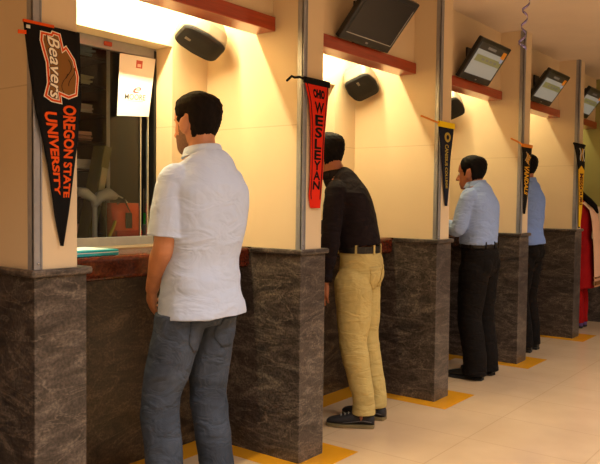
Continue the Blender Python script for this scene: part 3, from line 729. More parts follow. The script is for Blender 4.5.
# ------------------------------------------------------------------ people
HEAD = [(-0.120, .072, .030, .020), (-0.114, .086, .005, .036), (-0.098, .094, -.025, .050), (-0.07, .095, -.052, .0595), (-0.045, .094, -.074, .066), (-0.02, .092, -.088, .070),
        (0.0, .088, -.096, .073), (0.02, .094, -.101, .0755), (0.045, .093, -.103, .0765), (0.07, .084, -.098, .073), (0.09, .066, -.085, .063), (0.105, .042, -.062, .045), (0.114, .012, -.032, .022)]
def hrow(z):
    for a, b_ in zip(HEAD, HEAD[1:]):
        if z <= b_[0]:
            t_ = (z-a[0])/(b_[0]-a[0]); return [a[i]+(b_[i]-a[i])*t_ for i in (1, 2, 3)]
    return list(HEAD[-1][1:])
def head_point(th, z, off=0.0):
    f_, bk, w_ = hrow(z)
    c = (f_+bk)/2; d = (f_-bk)/2+off; w = w_+off
    e = 0.9
    ca, sa = math.cos(th), math.sin(th)
    return Vector((c+d*math.copysign(abs(ca)**e, ca), w*math.copysign(abs(sa)**e, sa), z))
def sstep(a, b_, x):
    t_ = min(1, max(0, (x-a)/(b_-a))); return t_*t_*(3-2*t_)
def pl(tab, x):
    if x <= tab[0][0]: return tab[0][1]
    for (a, va), (b_, vb) in zip(tab, tab[1:]):
        if x <= b_: return va+(vb-va)*(x-a)/(b_-a)
    return tab[-1][1]

def hand(B, w, d, nrm, side, curl=0.5, sc=1.0):
    """w wrist, d wrist->fingers, nrm palm normal (fingers curl towards it), side towards the thumb"""
    w = Vector(w); d = Vector(d).normalized(); nrm = Vector(nrm); nrm = (nrm-d*nrm.dot(d)).normalized()
    s = d.cross(nrm); s = s if s.dot(Vector(side)) > 0 else -s
    rings = []
    for q, hw, ht in ((-0.012, .026, .019), (0.01, .029, .018), (0.04, .037, .017), (0.075, .041, .0145), (0.09, .039, .012)):
        rings.append([w + d*q*sc + s*(hw*sc*math.copysign(abs(math.cos(a))**.7, math.cos(a))) + nrm*(ht*sc*math.copysign(abs(math.sin(a))**.7, math.sin(a))) for a in [2*PI*i/18 for i in range(18)]])
    B.loft(rings)
    for j, (off, ln, st) in enumerate(((0.030, .072, .086), (0.0105, .080, .09), (-0.0095, .075, .087), (-0.0285, .058, .080))):
        base = w + d*(st-0.015)*sc + s*off*sc; spread = s*(0.05*(1.5-j))
        pts = [base]; ang = curl*(0.75+0.1*j); p = base; dd = (d+spread).normalized(); seg = (0.015+ln*0.45, ln*0.31, ln*0.24)
        for q, L_ in enumerate(seg):
            a = ang*(0.6, 1.35, 1.8)[q]
            dq = (dd*math.cos(a) + nrm*math.sin(a)).normalized(); p = p + dq*L_*sc; pts.append(p)
        B.tube(pts, [0.0088*sc, 0.0084*sc, 0.0076*sc, 0.0066*sc], 10)
    tb = w + d*0.022*sc + s*0.024*sc
    B.tube([tb, tb+(d*0.55+s*0.7+nrm*0.35).normalized()*0.036*sc, tb+(d*0.55+s*0.7+nrm*0.35).normalized()*0.036*sc+(d*0.9+s*0.25+nrm*0.45).normalized()*0.03*sc, tb+(d*0.55+s*0.7+nrm*0.35).normalized()*0.036*sc+(d*0.9+s*0.15+nrm*0.6).normalized()*0.052*sc], [0.0125*sc, 0.0105*sc, 0.0095*sc, 0.0075*sc], 10)

def catmull(P, n):
    P = [Vector(p) for p in P]; Q = [P[0]*2-P[1]]+P+[P[-1]*2-P[-2]]; out = []
    for i in range(1, len(Q)-2):
        for k in range(n):
            t_ = k/n; a, b_, c, d = Q[i-1], Q[i], Q[i+1], Q[i+2]
            out.append(0.5*((2*b_)+(c-a)*t_+(2*a-5*b_+4*c-d)*t_*t_+(3*b_-a-3*c+d)*t_**3))
    out.append(Q[-2]); return out
def torso(B, secs, n=32, twist=0.0):
    """secs: (centre, half width, depth front, depth back, exponent)"""
    sub = 5; cs = catmull([s[0] for s in secs], sub)
    pr = []
    for i in range(len(secs)-1):
        for k in range(sub):
            t_ = k/sub; t_ = t_*t_*(3-2*t_); pr.append([secs[i][j]+(secs[i+1][j]-secs[i][j])*t_ for j in (1, 2, 3, 4)])
    pr.append(list(secs[-1][1:]))
    rings = []
    for i, c in enumerate(cs):
        T = (cs[min(i+1, len(cs)-1)]-cs[max(i-1, 0)]).normalized()
        lf = Vector((0, 1, 0)); lf = (lf-T*lf.dot(T)).normalized(); fw = lf.cross(T)
        w, df, db, e = pr[i]
        r = []
        for k in range(n):
            a = 2*PI*k/n; ca, sa = math.cos(a), math.sin(a)
            dx = (df if ca > 0 else db)*math.copysign(abs(ca)**e, ca); dy = w*math.copysign(abs(sa)**e, sa)
            r.append(c+fw*dx+lf*dy)
        rings.append(r)
    B.loft(rings)
def limb(B, pts, rads, sub=5, n=18, rnd=True):
    cs = catmull(pts, sub); rr = []
    for i in range(len(pts)-1):
        for k in range(sub):
            t_ = k/sub; t_ = t_*t_*(3-2*t_); rr.append(rads[i]+(rads[i+1]-rads[i])*t_)
    rr.append(rads[-1]); B.tube(cs, rr, n, round_ends=rnd)

def make_person(P):
    root_loc = Vector(P['loc']); sp = {k: Vector(v) for k, v in P['spine'].items()}
    hc = sp['head']; hs = P.get('hs', 1.0)
    HR = Matrix.Rotation(P.get('hyaw', 0), 3, 'Z') @ Matrix.Rotation(P.get('hpitch', 0), 3, 'Y')
    H = lambda v: hc + HR @ (Vector(v)*hs)
    fem = P.get('female', False)
    # ---- body
    B = MB(); kk = 0.90 if fem else 1.0
    torso(B, [(sp['hip'], .150*kk, .095, .11, .85), (sp['pelvis'], .155*kk, .10, .115, .85), (sp['waist'], .135*kk, .10, .085, .9), (sp['ribs'], .148*kk, .105, .095, .85), (sp['chest'], .160*kk, .105, .10, .8), (sp['shoulder'], .130*kk, .075, .085, .9), (sp['neck'], .062, .056, .064, 1), (sp['neck']*0.4+hc*0.6+HR@Vector((-0.018, 0, -0.03)), .054, .052, .058, 1)])
    B.tube([sp['neck']-Vector((0, 0, .03)), sp['neck']*0.5+H((-.022, 0, -.05))*0.5, H((-.02, 0, -.03))], [.064, .056, .056], 20)
    rings = []
    for i in range(40):
        z = HEAD[0][0]+(HEAD[-1][0]-HEAD[0][0])*i/39
        ring = []
        for k in range(40):
            th = 2*PI*k/40; p = head_point(th, z)
            an = math.atan2(math.sin(th), math.cos(th))
            dip = 0.010*math.exp(-(((abs(an)-0.36)/0.17)**2+((z-0.002)/0.013)**2))      # eye sockets
            dip -= 0.004*math.exp(-((an/0.7)**2+((z-0.026)/0.009)**2))                  # brow
            dip += 0.005*math.exp(-((an/0.35)**2+((z+0.092)/0.010)**2))                 # under the lip
            dip -= 0.004*math.exp(-(((abs(an)-0.75)/0.25)**2+((z+0.02)/0.018)**2))      # cheek bone
            p.x -= dip*math.cos(th); p.y -= dip*math.sin(th)*0.6
            ring.append(H(p))
        rings.append(ring)
    B.loft(rings)
    B.tube([H((.090, 0, .012)), H((.104, 0, -.012)), H((.116, 0, -.034))], [.008*hs, .0095*hs, .013*hs], 12)
    for s_ in (1, -1): B.ell(H((.103, .011*s_, -.038)), .011*hs, .009*hs, .008*hs, HR, 10, 8)
    B.ell(H((.0935, 0, -.066)), .008*hs, .024*hs, .006*hs, HR, 14, 8); B.ell(H((.092, 0, -.078)), .009*hs, .021*hs, .007*hs, HR, 14, 8)
    for s_ in (1, -1):
        E_ = HR @ Matrix.Rotation(-0.2, 3, 'Y') @ Matrix.Rotation(0.55*s_, 3, 'Z')
        B.ell(H((-.012, .083*s_, -.010)), .021*hs, .0085*hs, .034*hs, E_, 14, 10)
        B.ell(H((-.004, .074*s_, -.034)), .011*hs, .008*hs, .013*hs, E_, 10, 8)
    for side, s_ in (('L', 1), ('R', -1)):
        a = P['arm'+side]; sh, el, wr = Vector(a['sh']), Vector(a['el']), Vector(a['wr'])
        limb(B, [sh+Vector((0, -s_*.06, .02)), sh, sh*0.55+el*0.45, el, el*0.68+wr*0.32+Vector((0, 0, 0.0)), el*0.2+wr*0.8, wr], [.042, .05, .047, .041, .0435, .032, .028])
        hand(B, wr, a['hd'], a['hn'], a['ht'], a.get('curl', .5), 0.92 if not fem else 0.85)
    for side, s_ in (('L', 1), ('R', -1)):
        l = P['leg'+side]; hp, kn, an = Vector(l['hip']), Vector(l['knee']), Vector(l['ankle'])
        limb(B, [hp, hp*.5+kn*.5, kn, kn*.65+an*.35, an, an-Vector((0, 0, .03))], [.085, .07, .053, .052, .036, .038])
    me = voxel(B, P.get('vox', .005), 3, .5)
    o = link('person', me, [P['skin']], None, smooth=True, loc=root_loc); o.rotation_euler = (0, 0, P['rz'])
    tag(o, P['label'], 'person', P.get('group'))
    # face colouring: beard and lips as material zones of the body
    me.materials.append(P.get('beard') or P['skin']); me.materials.append(mat('lips', (150, 84, 70), rough=0.5))
    pc_ = np.empty(len(me.polygons)*3, np.float32); me.polygons.foreach_get('center', pc_); pc_ = pc_.reshape(-1, 3)
    HRi = np.array(HR.transposed()); q = (pc_-np.array(hc))@HRi.T/hs
    mi = np.zeros(len(q), np.int32)
    if P.get('beard'):
        qn = .012*folds(q, 77, (260, 260, 260), .6)
        jaw = (q[:, 2]+qn < -.045+0.35*np.clip(.03-q[:, 0], 0, .06)) & (q[:, 2] > -.135) & (q[:, 0] > -.0) & (q[:, 0] > -.01-0.2*q[:, 2]-.01)
        mus = (q[:, 2] < -.044) & (q[:, 2] > -.062) & (q[:, 0] > .08)
        sb_ = (q[:, 0] > .008+qn) & (q[:, 0] < .040+qn) & (q[:, 2] < .01) & (q[:, 2] > -.06) & (np.abs(q[:, 1]) > .04)
        mi[jaw | mus | sb_] = 1
    lip = (q[:, 0] > .088) & (np.abs(q[:, 1]) < .024) & (np.abs(q[:, 2]+.072) < .011); mi[lip] = 2
    me.polygons.foreach_set('material_index', mi)
    # ---- eyes
    for s_ in (1, -1):
        B = MB(); B.ell(H((.0765, .031*s_, .001)), .0118*hs, .0118*hs, .0118*hs, HR, 14, 10); e_ = B.obj('eye', mat('eye white', (222, 214, 206), rough=0.2), o, smooth=True)
        B = MB(); B.ell(H((.0865, .031*s_, .001)), .0025*hs, .0052*hs, .0052*hs, HR, 12, 8); B.obj('iris', mat('dark iris', (36, 24, 18), rough=0.15), e_, smooth=True)
        B = MB(); B.tube([H((.088, .014*s_, .021)), H((.088, .030*s_, .026)), H((.078, .047*s_, .021))], [.0035, .004, .0025], 8); B.obj('eyebrow', P['hairmat'], o, smooth=True)
    # ---- hair
    line = P['hairline']; B = MB(); rings = []; nr, nk = 64, 72
    rn = np.random.RandomState(P.get('seed', 1)); phs = rn.rand(8)*6.28
    for i in range(nr):
        z = -0.112+(0.1145+0.112)*i/(nr-1); ring = []
        for k in range(nk):
            th = 2*PI*k/nk; an = abs(math.atan2(math.sin(th), math.cos(th))); zmin = pl(line, math.degrees(an))
            zmin += 0.003*math.sin(th*23+phs[0])+0.002*math.sin(th*41+phs[1])
            tk = pl(P['hairthick'], z); tk = .0025+(tk-.0025)*sstep(0, .055, z-zmin)*(1 if an > 1.75 or z > .03 else .4); t_ = sstep(-0.005, 0.012, z-zmin)
            nz = 0.0018*math.sin(th*31+z*120+phs[2])+0.0014*math.sin(th*57-z*210+phs[3])
            off = -0.012+(0.012+tk+nz)*t_
            p = head_point(th, z, off)
            if z > .04: p.z += tk*.45*t_*((z-.04)/.074)**1.3
            ring.append(H(p))
        rings.append(ring)
    last = rings[-1]; mid = sum(last, Vector())/len(last); upv = HR @ Vector((0, 0, 1))
    for q, dz in ((.80, .0045), (.55, .0080), (.28, .0100), (.08, .0105)):
        rings.append([mid+(v-mid)*q+upv*dz*hs for v in last])
    B.loft(rings); B.obj('hair', P['hairmat'], o, smooth=True)
    # ---- trousers
    T = P.get('trousers')
    if T:
        B = MB(); top = T['top']
        torso(B, [(sp['hip']-Vector((0, 0, .06)), .13, .08, .10, .8), (sp['hip'], .172, .108, .128, .8), (sp['pelvis'], .170, .112, .132, .82), (Vector(top), .158, .118, .108, .85)])
        for s_ in (1, -1): B.ell(sp['hip']*.6+sp['pelvis']*.4+Vector((-.048, .073*s_, -.01)), .086, .083, .10)
        for side, s_ in (('L', 1), ('R', -1)):
            l = P['leg'+side]; hp, kn, an = Vector(l['hip']), Vector(l['knee']), Vector(l['ankle']); r = T.get('r', (.105, .088, .070, .068, .066))
            hem = an+Vector((-.012, 0, T.get('hem', -.02)))
            limb(B, [hp+Vector((-.005, -.03*s_, .06)), hp+Vector((0, 0, -.02)), hp*.5+kn*.5, kn, kn*.5+an*.5+Vector((-.012, 0, 0)), hem+Vector((0, 0, .09)), hem], [r[0]*.72, r[0]*.97, r[1], r[2], r[3], r[4], r[4]*1.06], n=22, rnd=False)
        me = voxel(B, P.get('vox', .005)+.001, 4, .5)
        p = coords(me); nn_ = normals(me); zk = p[:, 2]
        knee_z = P['legL']['knee'][2]
        amp = T.get('amp', .005)*(0.35+1.0*np.exp(-((zk-.14)/.10)**2)+0.7*np.exp(-((zk-knee_z)/.09)**2)+0.5*np.exp(-((zk-.78)/.06)**2))
        fo = folds(p, P.get('seed', 1)+11, (20, 20, 34), 1.0)
        setco(me, p+nn_*(amp*fo)[:, None])
        tr = link('trousers', me, T['mat'], o, smooth=True)
        # pockets, belt, belt loops
        if T.get('pocket'):
            bv_ = BVHTree.FromPolygons([tuple(v.co) for v in me.vertices], [tuple(f.vertices) for f in me.polygons])
            for s_ in (1, -1):
                zc = T['pocket']; nu, nv = 9, 9; V = []; F = []; ok = True
                for lay in (0.0005, 0.0045):
                    for i in range(nv+1):
                        for j in range(nu+1):
                            u = j/nu-.5; v = i/nv; w_ = .062 if v > .35 else .062*(.45+.55*v/.35)
                            yy = sp['hip'].y+s_*.078+u*2*w_; zz = zc-.065+.13*v
                            hit = bv_.ray_cast(Vector((-.6, yy, zz)), Vector((1, 0, 0)))
                            if hit[0] is None: ok = False; continue
                            V.append(hit[0]-Vector((lay, 0, 0)))
                if not ok: continue
                q = nu+1; st0 = (nv+1)*q
                for i in range(nv):
                    for j in range(nu):
                        a = i*q+j; F += [(a, a+1, a+q+1, a+q), (st0+a, st0+a+q, st0+a+q+1, st0+a+1)]
                for i in range(nv): F += [(i*q, i*q+q, st0+i*q+q, st0+i*q), (i*q+nu, st0+i*q+nu, st0+i*q+q+nu, i*q+q+nu)]
                for j in range(nu): F += [(j, st0+j, st0+j+1, j+1), (nv*q+j, nv*q+j+1, st0+nv*q+j+1, st0+nv*q+j)]
                B = MB(); B.add(V, F); B.obj('back_pocket', T['mat'], tr, smooth=True)
        if T.get('belt'):
            B = MB(); t_ = Vector(top); rings = []
            for dz, off in ((-.02, .004), (-.02, .010), (.018, .010), (.018, .004)):
                r = []
                for k in range(48):
                    a = 2*PI*k/48; ca, sa = math.cos(a), math.sin(a)
                    r.append(t_+Vector(((( .118 if ca > 0 else .108)+off)*math.copysign(abs(ca)**.85, ca), (.158+off)*math.copysign(abs(sa)**.85, sa), dz)))
                rings.append(r)
            rings.append(rings[0]); B.loft(rings, False, False); B.obj('belt', T['belt'], o, smooth=False)
            for a in (0.6, 1.6, 2.5, 3.14, -2.5, -1.6, -0.6):
                ca, sa = math.cos(a), math.sin(a)
                c = t_+Vector((((.118 if ca > 0 else .108)+.011)*math.copysign(abs(ca)**.85, ca), (.158+.011)*math.copysign(abs(sa)**.85, sa), 0))
                ra = Vector((ca, sa, 0)); B = MB(); B.obox(c, ra, Vector((-sa, ca, 0)), Vector((0, 0, 1)), .003, .006, .026); B.obj('belt_loop', T['mat'], tr)
    # ---- shirt
    Sh = P['shirt']; B = MB(); g = Sh.get('ease', .022)
    hemc = Vector(Sh['hem'])
    secs = [(hemc, Sh.get('hw', .185), Sh.get('hf', .13), Sh.get('hb', .135), .85)]
    if hemc.z < sp['hip'].z+.04: secs.append((sp['pelvis'], .178*kk, .132, .135, .85))
    secs += [(sp['waist'], .135*kk+g+.014, .10+g+.012, .085+g+.008, .88), (sp['ribs'], .148*kk+g+.01, .105+g, .095+g, .82), (sp['chest'], .166*kk+g, .105+g, .10+g, .78), (sp['shoulder'], .128*kk+g*.5, .076+g*.3, .092+g*.4, .9), (sp['neck']+Vector((0, 0, -.03)), .088, .070, .080, 1), (sp['neck']+Vector((0, 0, -.004)), .068, .062, .068, 1)]
    torso(B, secs)
    for side, s_ in (('L', 1), ('R', -1)):
        a = P['arm'+side]; sh, el, wr = Vector(a['sh']), Vector(a['el']), Vector(a['wr'])
        B.ell(sh+Vector((0, -.018*s_, -.004)), .066, .058, .056)
        if Sh['sleeve'] == 'short':
            e_ = sh*.12+el*.88
            limb(B, [sh+Vector((0, -.07*s_, .03)), sh+Vector((0, -.012*s_, 0)), sh*.5+el*.5, e_*.9+sh*.1, e_], [.045, .058, .064, .066, .071], n=22, rnd=False)
        else:
            limb(B, [sh+Vector((0, -.07*s_, .03)), sh+Vector((0, -.008*s_, 0)), sh*.5+el*.5, el, el*.6+wr*.4, el*.1+wr*.9, el*.03+wr*.97], [.045, .058, .060, .056, .053, .041, .039], n=20, rnd=False)
    me = voxel(B, P.get('vox', .005)+.001, 5, .5)
    p = coords(me); nn_ = normals(me)
    f1 = folds(p, P.get('seed', 1)+3, Sh.get('freq', (14, 16, 26)), 1.2); f2 = folds(p, P.get('seed', 1)+5, (30, 30, 60), 1.0)
    low = 0.45+0.9*np.clip((sp['chest'].z-p[:, 2])/(sp['chest'].z-hemc.z), 0, 1)
    setco(me, p+nn_*((Sh.get('amp', .005)*f1+.0018*f2)*low)[:, None])
    outer = BVHTree.FromPolygons([tuple(v.co) for v in me.vertices], [tuple(f.vertices) for f in me.polygons])
    def tuck(under, test):
        c = coords(under); ch = False
        for i in range(len(c)):
            if not test(c[i]): continue
            pt = Vector(c[i].tolist()); lo_, no_, ix_, ds_ = outer.find_nearest(pt, .06)
            if lo_ is None: continue
            sd = (pt-lo_).dot(no_)
            if sd > -.005: c[i] = lo_-no_*.007; ch = True
        if ch: setco(under, c)
    nz_, cz_, hz_ = sp['neck'].z, min(P['armL']['sh'][2], P['armR']['sh'][2]), hemc.z
    shx = P['armL']['sh'][0]
    if T: tuck(tr.data, lambda c: c[2] > hz_+.022)
    tuck(o.data, lambda c: (c[2] < nz_-.035 and c[2] > cz_-.13) or (abs(c[1]) < .15 and cz_-.1 > c[2] > hz_+.03 and c[0] < shx+.10))
    st = link('shirt' if not fem else 'tunic', me, Sh['mat'], o, smooth=True)
    if Sh.get('collar', True):
        B = MB(); rings = []; tilt = HR
        for rr, z in ((.076, -.022), (.076, .004), (.071, .022), (.066, .022), (.066, -.022)):
            rings.append([sp['neck']+Vector((rr*1.04*math.cos(a)-.004+ .0*z, rr*.98*math.sin(a), z-.012*math.cos(a))) for a in [2*PI*k/40 for k in range(40)]])
        rings.append(rings[0]); B.loft(rings, False, False); cl_ = B.obj('collar', Sh['mat'], st, smooth=True)
        B = MB(); rings = []
        for rr, z in ((.086, -.016), (.083, -.008), (.0745, .021), (.0715, .024), (.070, .016)):
            rings.append([sp['neck']+Vector((rr*1.04*math.cos(a)-.004, rr*.98*math.sin(a), z-.012*math.cos(a))) for a in [0.35+(2*PI-.7)*k/40 for k in range(41)]])
        v_ = [q for r in rings for q in r]; B.add(v_, [(i*41+j, i*41+j+1, (i+1)*41+j+1, (i+1)*41+j) for i in range(4) for j in range(40)]); B.obj('collar_fold', Sh['mat'], cl_, smooth=True)
    if Sh.get('cuff') and Sh['sleeve'] == 'long':
        for side in 'LR':
            a = P['arm'+side]; el, wr = Vector(a['el']), Vector(a['wr']); B = MB(); B.tube([el*.2+wr*.8, el*.02+wr*.98], [.043, .043], 20, round_ends=False); B.obj('cuff', Sh['mat'], st, smooth=True)
    # ---- shoes
    for side in 'LR':
        l = P['leg'+side]; an = Vector(l['ankle']); yaw = l.get('yaw', 0); R_ = Matrix.Rotation(yaw, 3, 'Z'); Fm = P['shoe']
        def fp(x, y, z): return Vector((an.x, an.y, 0))+R_ @ Vector((x, y, z))
        out = [(-.075, .020), (-.070, .030), (-.04, .036), (0.0, .036), (.05, .039), (.10, .047), (.14, .047), (.17, .040), (.19, .028), (.200, .012)]
        hts = [.055, .070, .085, .088, .082, .066, .055, .048, .042, .032]
        B = MB(); rings = []
        for (x, w), h_ in zip(out, hts):
            r = []
            for k in range(18):
                a = 2*PI*k/18; ca, sa = math.cos(a), math.sin(a)
                r.append(fp(x, w*math.copysign(abs(ca)**.7, ca), .018+ (h_-.018)/2*(1+math.copysign(abs(sa)**.8, sa))))
            rings.append(r)
        B.loft(rings); s1 = B.obj('shoe', Fm['mat'], o, smooth=True)
        B = MB(); rr = out; pts = [fp(x, w+.004, 0) for x, w in rr]+[fp(x, -w-.004, 0) for x, w in reversed(rr)]
        B.loft([[q+Vector((0, 0, z)) for q in pts] for z in (.0, .020)]); B.obj('sole', Fm['sole'], s1, bevel=.003)
        if Fm.get('lace'):
            for q in range(4):
                x = .045+.022*q; zt = .083-.006*q
                B = MB(); B.tube([fp(x, -.026, zt-.012), fp(x+.008, 0, zt+.004), fp(x, .026, zt-.012)], .0035, 8); B.obj('lace', Fm['lace'], s1, smooth=True)
            for sg in (1, -1):
                B = MB(); B.tube([fp(-.06, .038*sg, .04), fp(-.01, .039*sg, .045), fp(.05, .041*sg, .035), fp(.10, .048*sg, .03)], .0025, 8); B.obj('side_stripe', mat('grey stitching', (92, 84, 80)), s1, smooth=True)
    return o

SKIN = mat('light brown skin', (196, 132, 92), rough=0.5, var=0.08, vscale=25, bump=0.06, bscale=220)
SKIN2 = mat('brown skin', (160, 98, 66), rough=0.5, var=0.08, vscale=25)
HAIRM = mat('dark brown hair', (22, 15, 11), rough=0.75, spec=0.12, var=0.4, vscale=60, bump=0.6, bscale=160, stretch=(1, 1, 0.25))
HAIRB = mat('black hair', (13, 10, 10), rough=0.7, spec=0.12, var=0.4, vscale=60, bump=0.6, bscale=160, stretch=(1, 1, 0.25))
BEARD = mat('stubble skin', (122, 84, 62), rough=0.65, var=0.35, vscale=220, bump=0.3, bscale=260)
SHORTLINE = [(0, .088), (30, .085), (48, .072), (58, .050), (66, .018), (74, -.024), (84, -.026), (88, .022), (101, .024), (106, -.02), (113, -.055), (126, -.075), (180, -.084)]
THICK = [(-.09, .002), (-.05, .004), (0, .006), (.05, .010), (.09, .014), (.114, .016)]

def spine(hipx, px, wx, rx_, cx_, sx_, nx, hx, k=1.0, hz=1.622, y=0.0):
    return dict(hip=(hipx, y, .85*k), pelvis=(px, y, .945*k), waist=(wx, y, 1.07*k), ribs=(rx_, y, 1.20*k), chest=(cx_, y, 1.33*k), shoulder=(sx_, y, 1.435*k), neck=(nx, y, 1.495*k), head=(hx, y, hz*k))

DENIM = mat('faded blue denim', (68, 75, 87), rough=0.85, var=0.42, vscale=6, bump=0.25, bscale=350, wr=0.5, wrs=(9, 9, 14), spec=0.12)
WSHIRT = mat('white cotton', (196, 208, 232), rough=0.85, var=0.02, vscale=9, bump=0.12, bscale=420, wr=0.35, wrs=(6, 8, 13), spec=0.12)
make_person(dict(label='man in a white short-sleeved shirt and faded jeans standing at the nearest counter', loc=(0.0, 0.765, 0), rz=PI, skin=SKIN, beard=BEARD, hairmat=HAIRM, seed=4, vox=.0042,
    spine=spine(-.0, -.0, .0, -.02, -.025, -.015, .0, .03, k=.992, hz=1.614), hpitch=0.06, hs=1.02, hairline=SHORTLINE, hairthick=THICK,
    armL=dict(sh=(-.01, .183, 1.365), el=(-.0, .203, 1.115), wr=(.145, .135, .925), hd=(.35, -.25, -.85), hn=(-.3, -.9, .1), ht=(.8, 0, .3), curl=.45),
    armR=dict(sh=(-.01, -.180, 1.365), el=(.07, -.200, 1.115), wr=(.19, -.08, .935), hd=(.45, .35, -.75), hn=(-.3, .9, .1), ht=(.8, 0, .3), curl=.45),
    legL=dict(hip=(.01, .10, .84), knee=(.06, .165, .47), ankle=(.02, .185, .085), yaw=.15), legR=dict(hip=(.01, -.075, .84), knee=(.04, -.085, .47), ankle=(.0, -.09, .085), yaw=-.15),
    trousers=dict(top=(0, 0, .98), mat=DENIM, pocket=.75, amp=.006, hem=-.06, r=(.108, .094, .080, .076, .074)),
    shirt=dict(mat=WSHIRT, sleeve='short', hem=(-.005, 0, .815), hw=.203, hf=.150, hb=.150, ease=.032, amp=.008),
    shoe=dict(mat=mat('black leather', (22, 20, 20), rough=0.35), sole=mat('dark rubber', (28, 27, 26), rough=0.7))))

KHAKI = mat('khaki cotton', (190, 168, 106), rough=0.85, var=0.06, vscale=8, bump=0.15, bscale=350, wr=0.45, spec=0.12)
DSHIRT = mat('dark plum shirt cotton', (27, 19, 21), rough=0.85, var=0.1, vscale=9, bump=0.12, bscale=420, wr=0.45, spec=0.12)
make_person(dict(label='man in a dark shirt and khaki trousers leaning forward at the second counter', loc=(-0.145, 2.225, 0), rz=PI+math.radians(22), skin=SKIN2, beard=None, hairmat=HAIRB, seed=9, vox=.005,
    spine=dict(hip=(.02, 0.015, .85), pelvis=(.012, 0.01, .945), waist=(.02, 0.005, 1.06), ribs=(.045, 0, 1.18), chest=(.09, .0, 1.30), shoulder=(.135, .0, 1.395), neck=(.17, .0, 1.45), head=(.215, 0, 1.565)), hpitch=0.15, hyaw=-.65, hairline=SHORTLINE, hairthick=THICK,
    armL=dict(sh=(.13, .180, 1.345), el=(.14, .235, 1.09), wr=(.175, .215, .84), hd=(.15, -.1, -.95), hn=(-.2, -.9, 0), ht=(.9, 0, 0), curl=.4),
    armR=dict(sh=(.13, -.180, 1.345), el=(.14, -.23, 1.13), wr=(.30, -.08, 1.135), hd=(.8, .4, -.05), hn=(0, 0, -1), ht=(.3, .9, 0), curl=.12),
    legL=dict(hip=(.03, .110, .84), knee=(.02, .125, .47), ankle=(-.025, .10, .085), yaw=.1), legR=dict(hip=(.02, -.085, .84), knee=(-.01, -.09, .47), ankle=(-.065, -.085, .085), yaw=-.2),
    trousers=dict(top=(.012, 0.006, 1.02), mat=KHAKI, pocket=.86, amp=.006, hem=-.01, r=(.116, .100, .080, .070, .064), belt=mat('black belt leather', (18, 17, 17), rough=0.35)),
    shirt=dict(mat=DSHIRT, sleeve='long', hem=(.012, 0.006, 1.022), hw=.168, hf=.125, hb=.118, ease=.026, amp=.006, cuff=True),
    shoe=dict(mat=mat('black canvas', (30, 26, 28), rough=0.7), sole=mat('tan gum sole', (122, 104, 66), rough=0.6), lace=mat('grey laces', (150, 142, 128), rough=0.8))))

BLUE1 = mat('pale blue cotton', (148, 170, 214), rough=0.85, var=0.03, vscale=9, bump=0.12, bscale=420, wr=0.45, spec=0.12)
BLUE2 = mat('mid blue cotton', (122, 148, 204), rough=0.85, var=0.03, vscale=9, bump=0.12, bscale=420, wr=0.45, spec=0.12)
BTROU = mat('black brown wool', (22, 18, 16), rough=0.85, var=0.1, vscale=9, bump=0.12, bscale=350, wr=0.45, spec=0.12)
BSHOE = dict(mat=mat('black leather', (22, 20, 20)), sole=mat('dark rubber', (28, 27, 26)))
BELT = mat('black belt leather', (18, 17, 17))
make_person(dict(label='man in a pale blue shirt and black trousers standing at the third counter', loc=(-0.085, 3.735, 0), rz=PI, skin=SKIN2, beard=None, hairmat=HAIRB, seed=15, vox=.005,
    spine=spine(.0, .0, .0, -.0, .01, .025, .045, .075, k=.955, hz=1.585), hpitch=0.1, hairline=SHORTLINE, hairthick=[(-.09, .004), (-.05, .008), (0, .012), (.05, .018), (.1, .022)],
    armL=dict(sh=(.02, .18, 1.335), el=(.07, .225, 1.10), wr=(.27, .10, 1.135), hd=(.8, -.4, -.05), hn=(0, 0, -1), ht=(.3, -.9, 0), curl=.12),
    armR=dict(sh=(.02, -.18, 1.335), el=(.06, -.225, 1.10), wr=(.27, -.10, 1.135), hd=(.8, .4, -.05), hn=(0, 0, -1), ht=(.3, .9, 0), curl=.12),
    legL=dict(hip=(0, .085, .81), knee=(.02, .10, .45), ankle=(-.02, .105, .085), yaw=.1), legR=dict(hip=(0, -.085, .81), knee=(.01, -.10, .45), ankle=(-.02, -.105, .085), yaw=-.1),
    trousers=dict(top=(.0, 0, .985), mat=BTROU, pocket=False, amp=.005, hem=-.05, r=(.116, .102, .090, .088, .088), belt=BELT),
    shirt=dict(mat=BLUE1, sleeve='long', hem=(0, 0, .985), hw=.172, hf=.130, hb=.122, ease=.028, amp=.006, cuff=True), shoe=BSHOE))
make_person(dict(label='man in an untucked mid blue shirt beside the fourth partition', loc=(-0.165, 4.94, 0), rz=PI, skin=SKIN2, beard=None, hairmat=HAIRB, seed=21, vox=.006,
    spine=spine(.0, .0, .0, -.0, .0, .01, .02, .04, k=.995, hz=1.61), hpitch=0.1, hairline=SHORTLINE, hairthick=[(-.09, .004), (-.05, .008), (0, .012), (.05, .018), (.1, .022)],
    armL=dict(sh=(.01, .18, 1.365), el=(.04, .235, 1.12), wr=(.22, .12, 1.135), hd=(.8, -.4, -.05), hn=(0, 0, -1), ht=(.3, -.9, 0), curl=.12),
    armR=dict(sh=(.01, -.18, 1.365), el=(.04, -.235, 1.12), wr=(.22, -.12, 1.135), hd=(.8, .4, -.05), hn=(0, 0, -1), ht=(.3, .9, 0), curl=.12),
    legL=dict(hip=(0, .085, .83), knee=(.02, .09, .46), ankle=(-.02, .09, .085), yaw=.1), legR=dict(hip=(0, -.085, .83), knee=(.01, -.09, .46), ankle=(-.02, -.09, .085), yaw=-.1),
    trousers=dict(top=(0, 0, 1.0), mat=BTROU, amp=.004, hem=-.04, r=(.105, .09, .075, .073, .072)),
    shirt=dict(mat=BLUE2, sleeve='long', hem=(-.015, 0, .925), hw=.18, hf=.125, hb=.14, ease=.03, amp=.006, cuff=True), shoe=BSHOE))
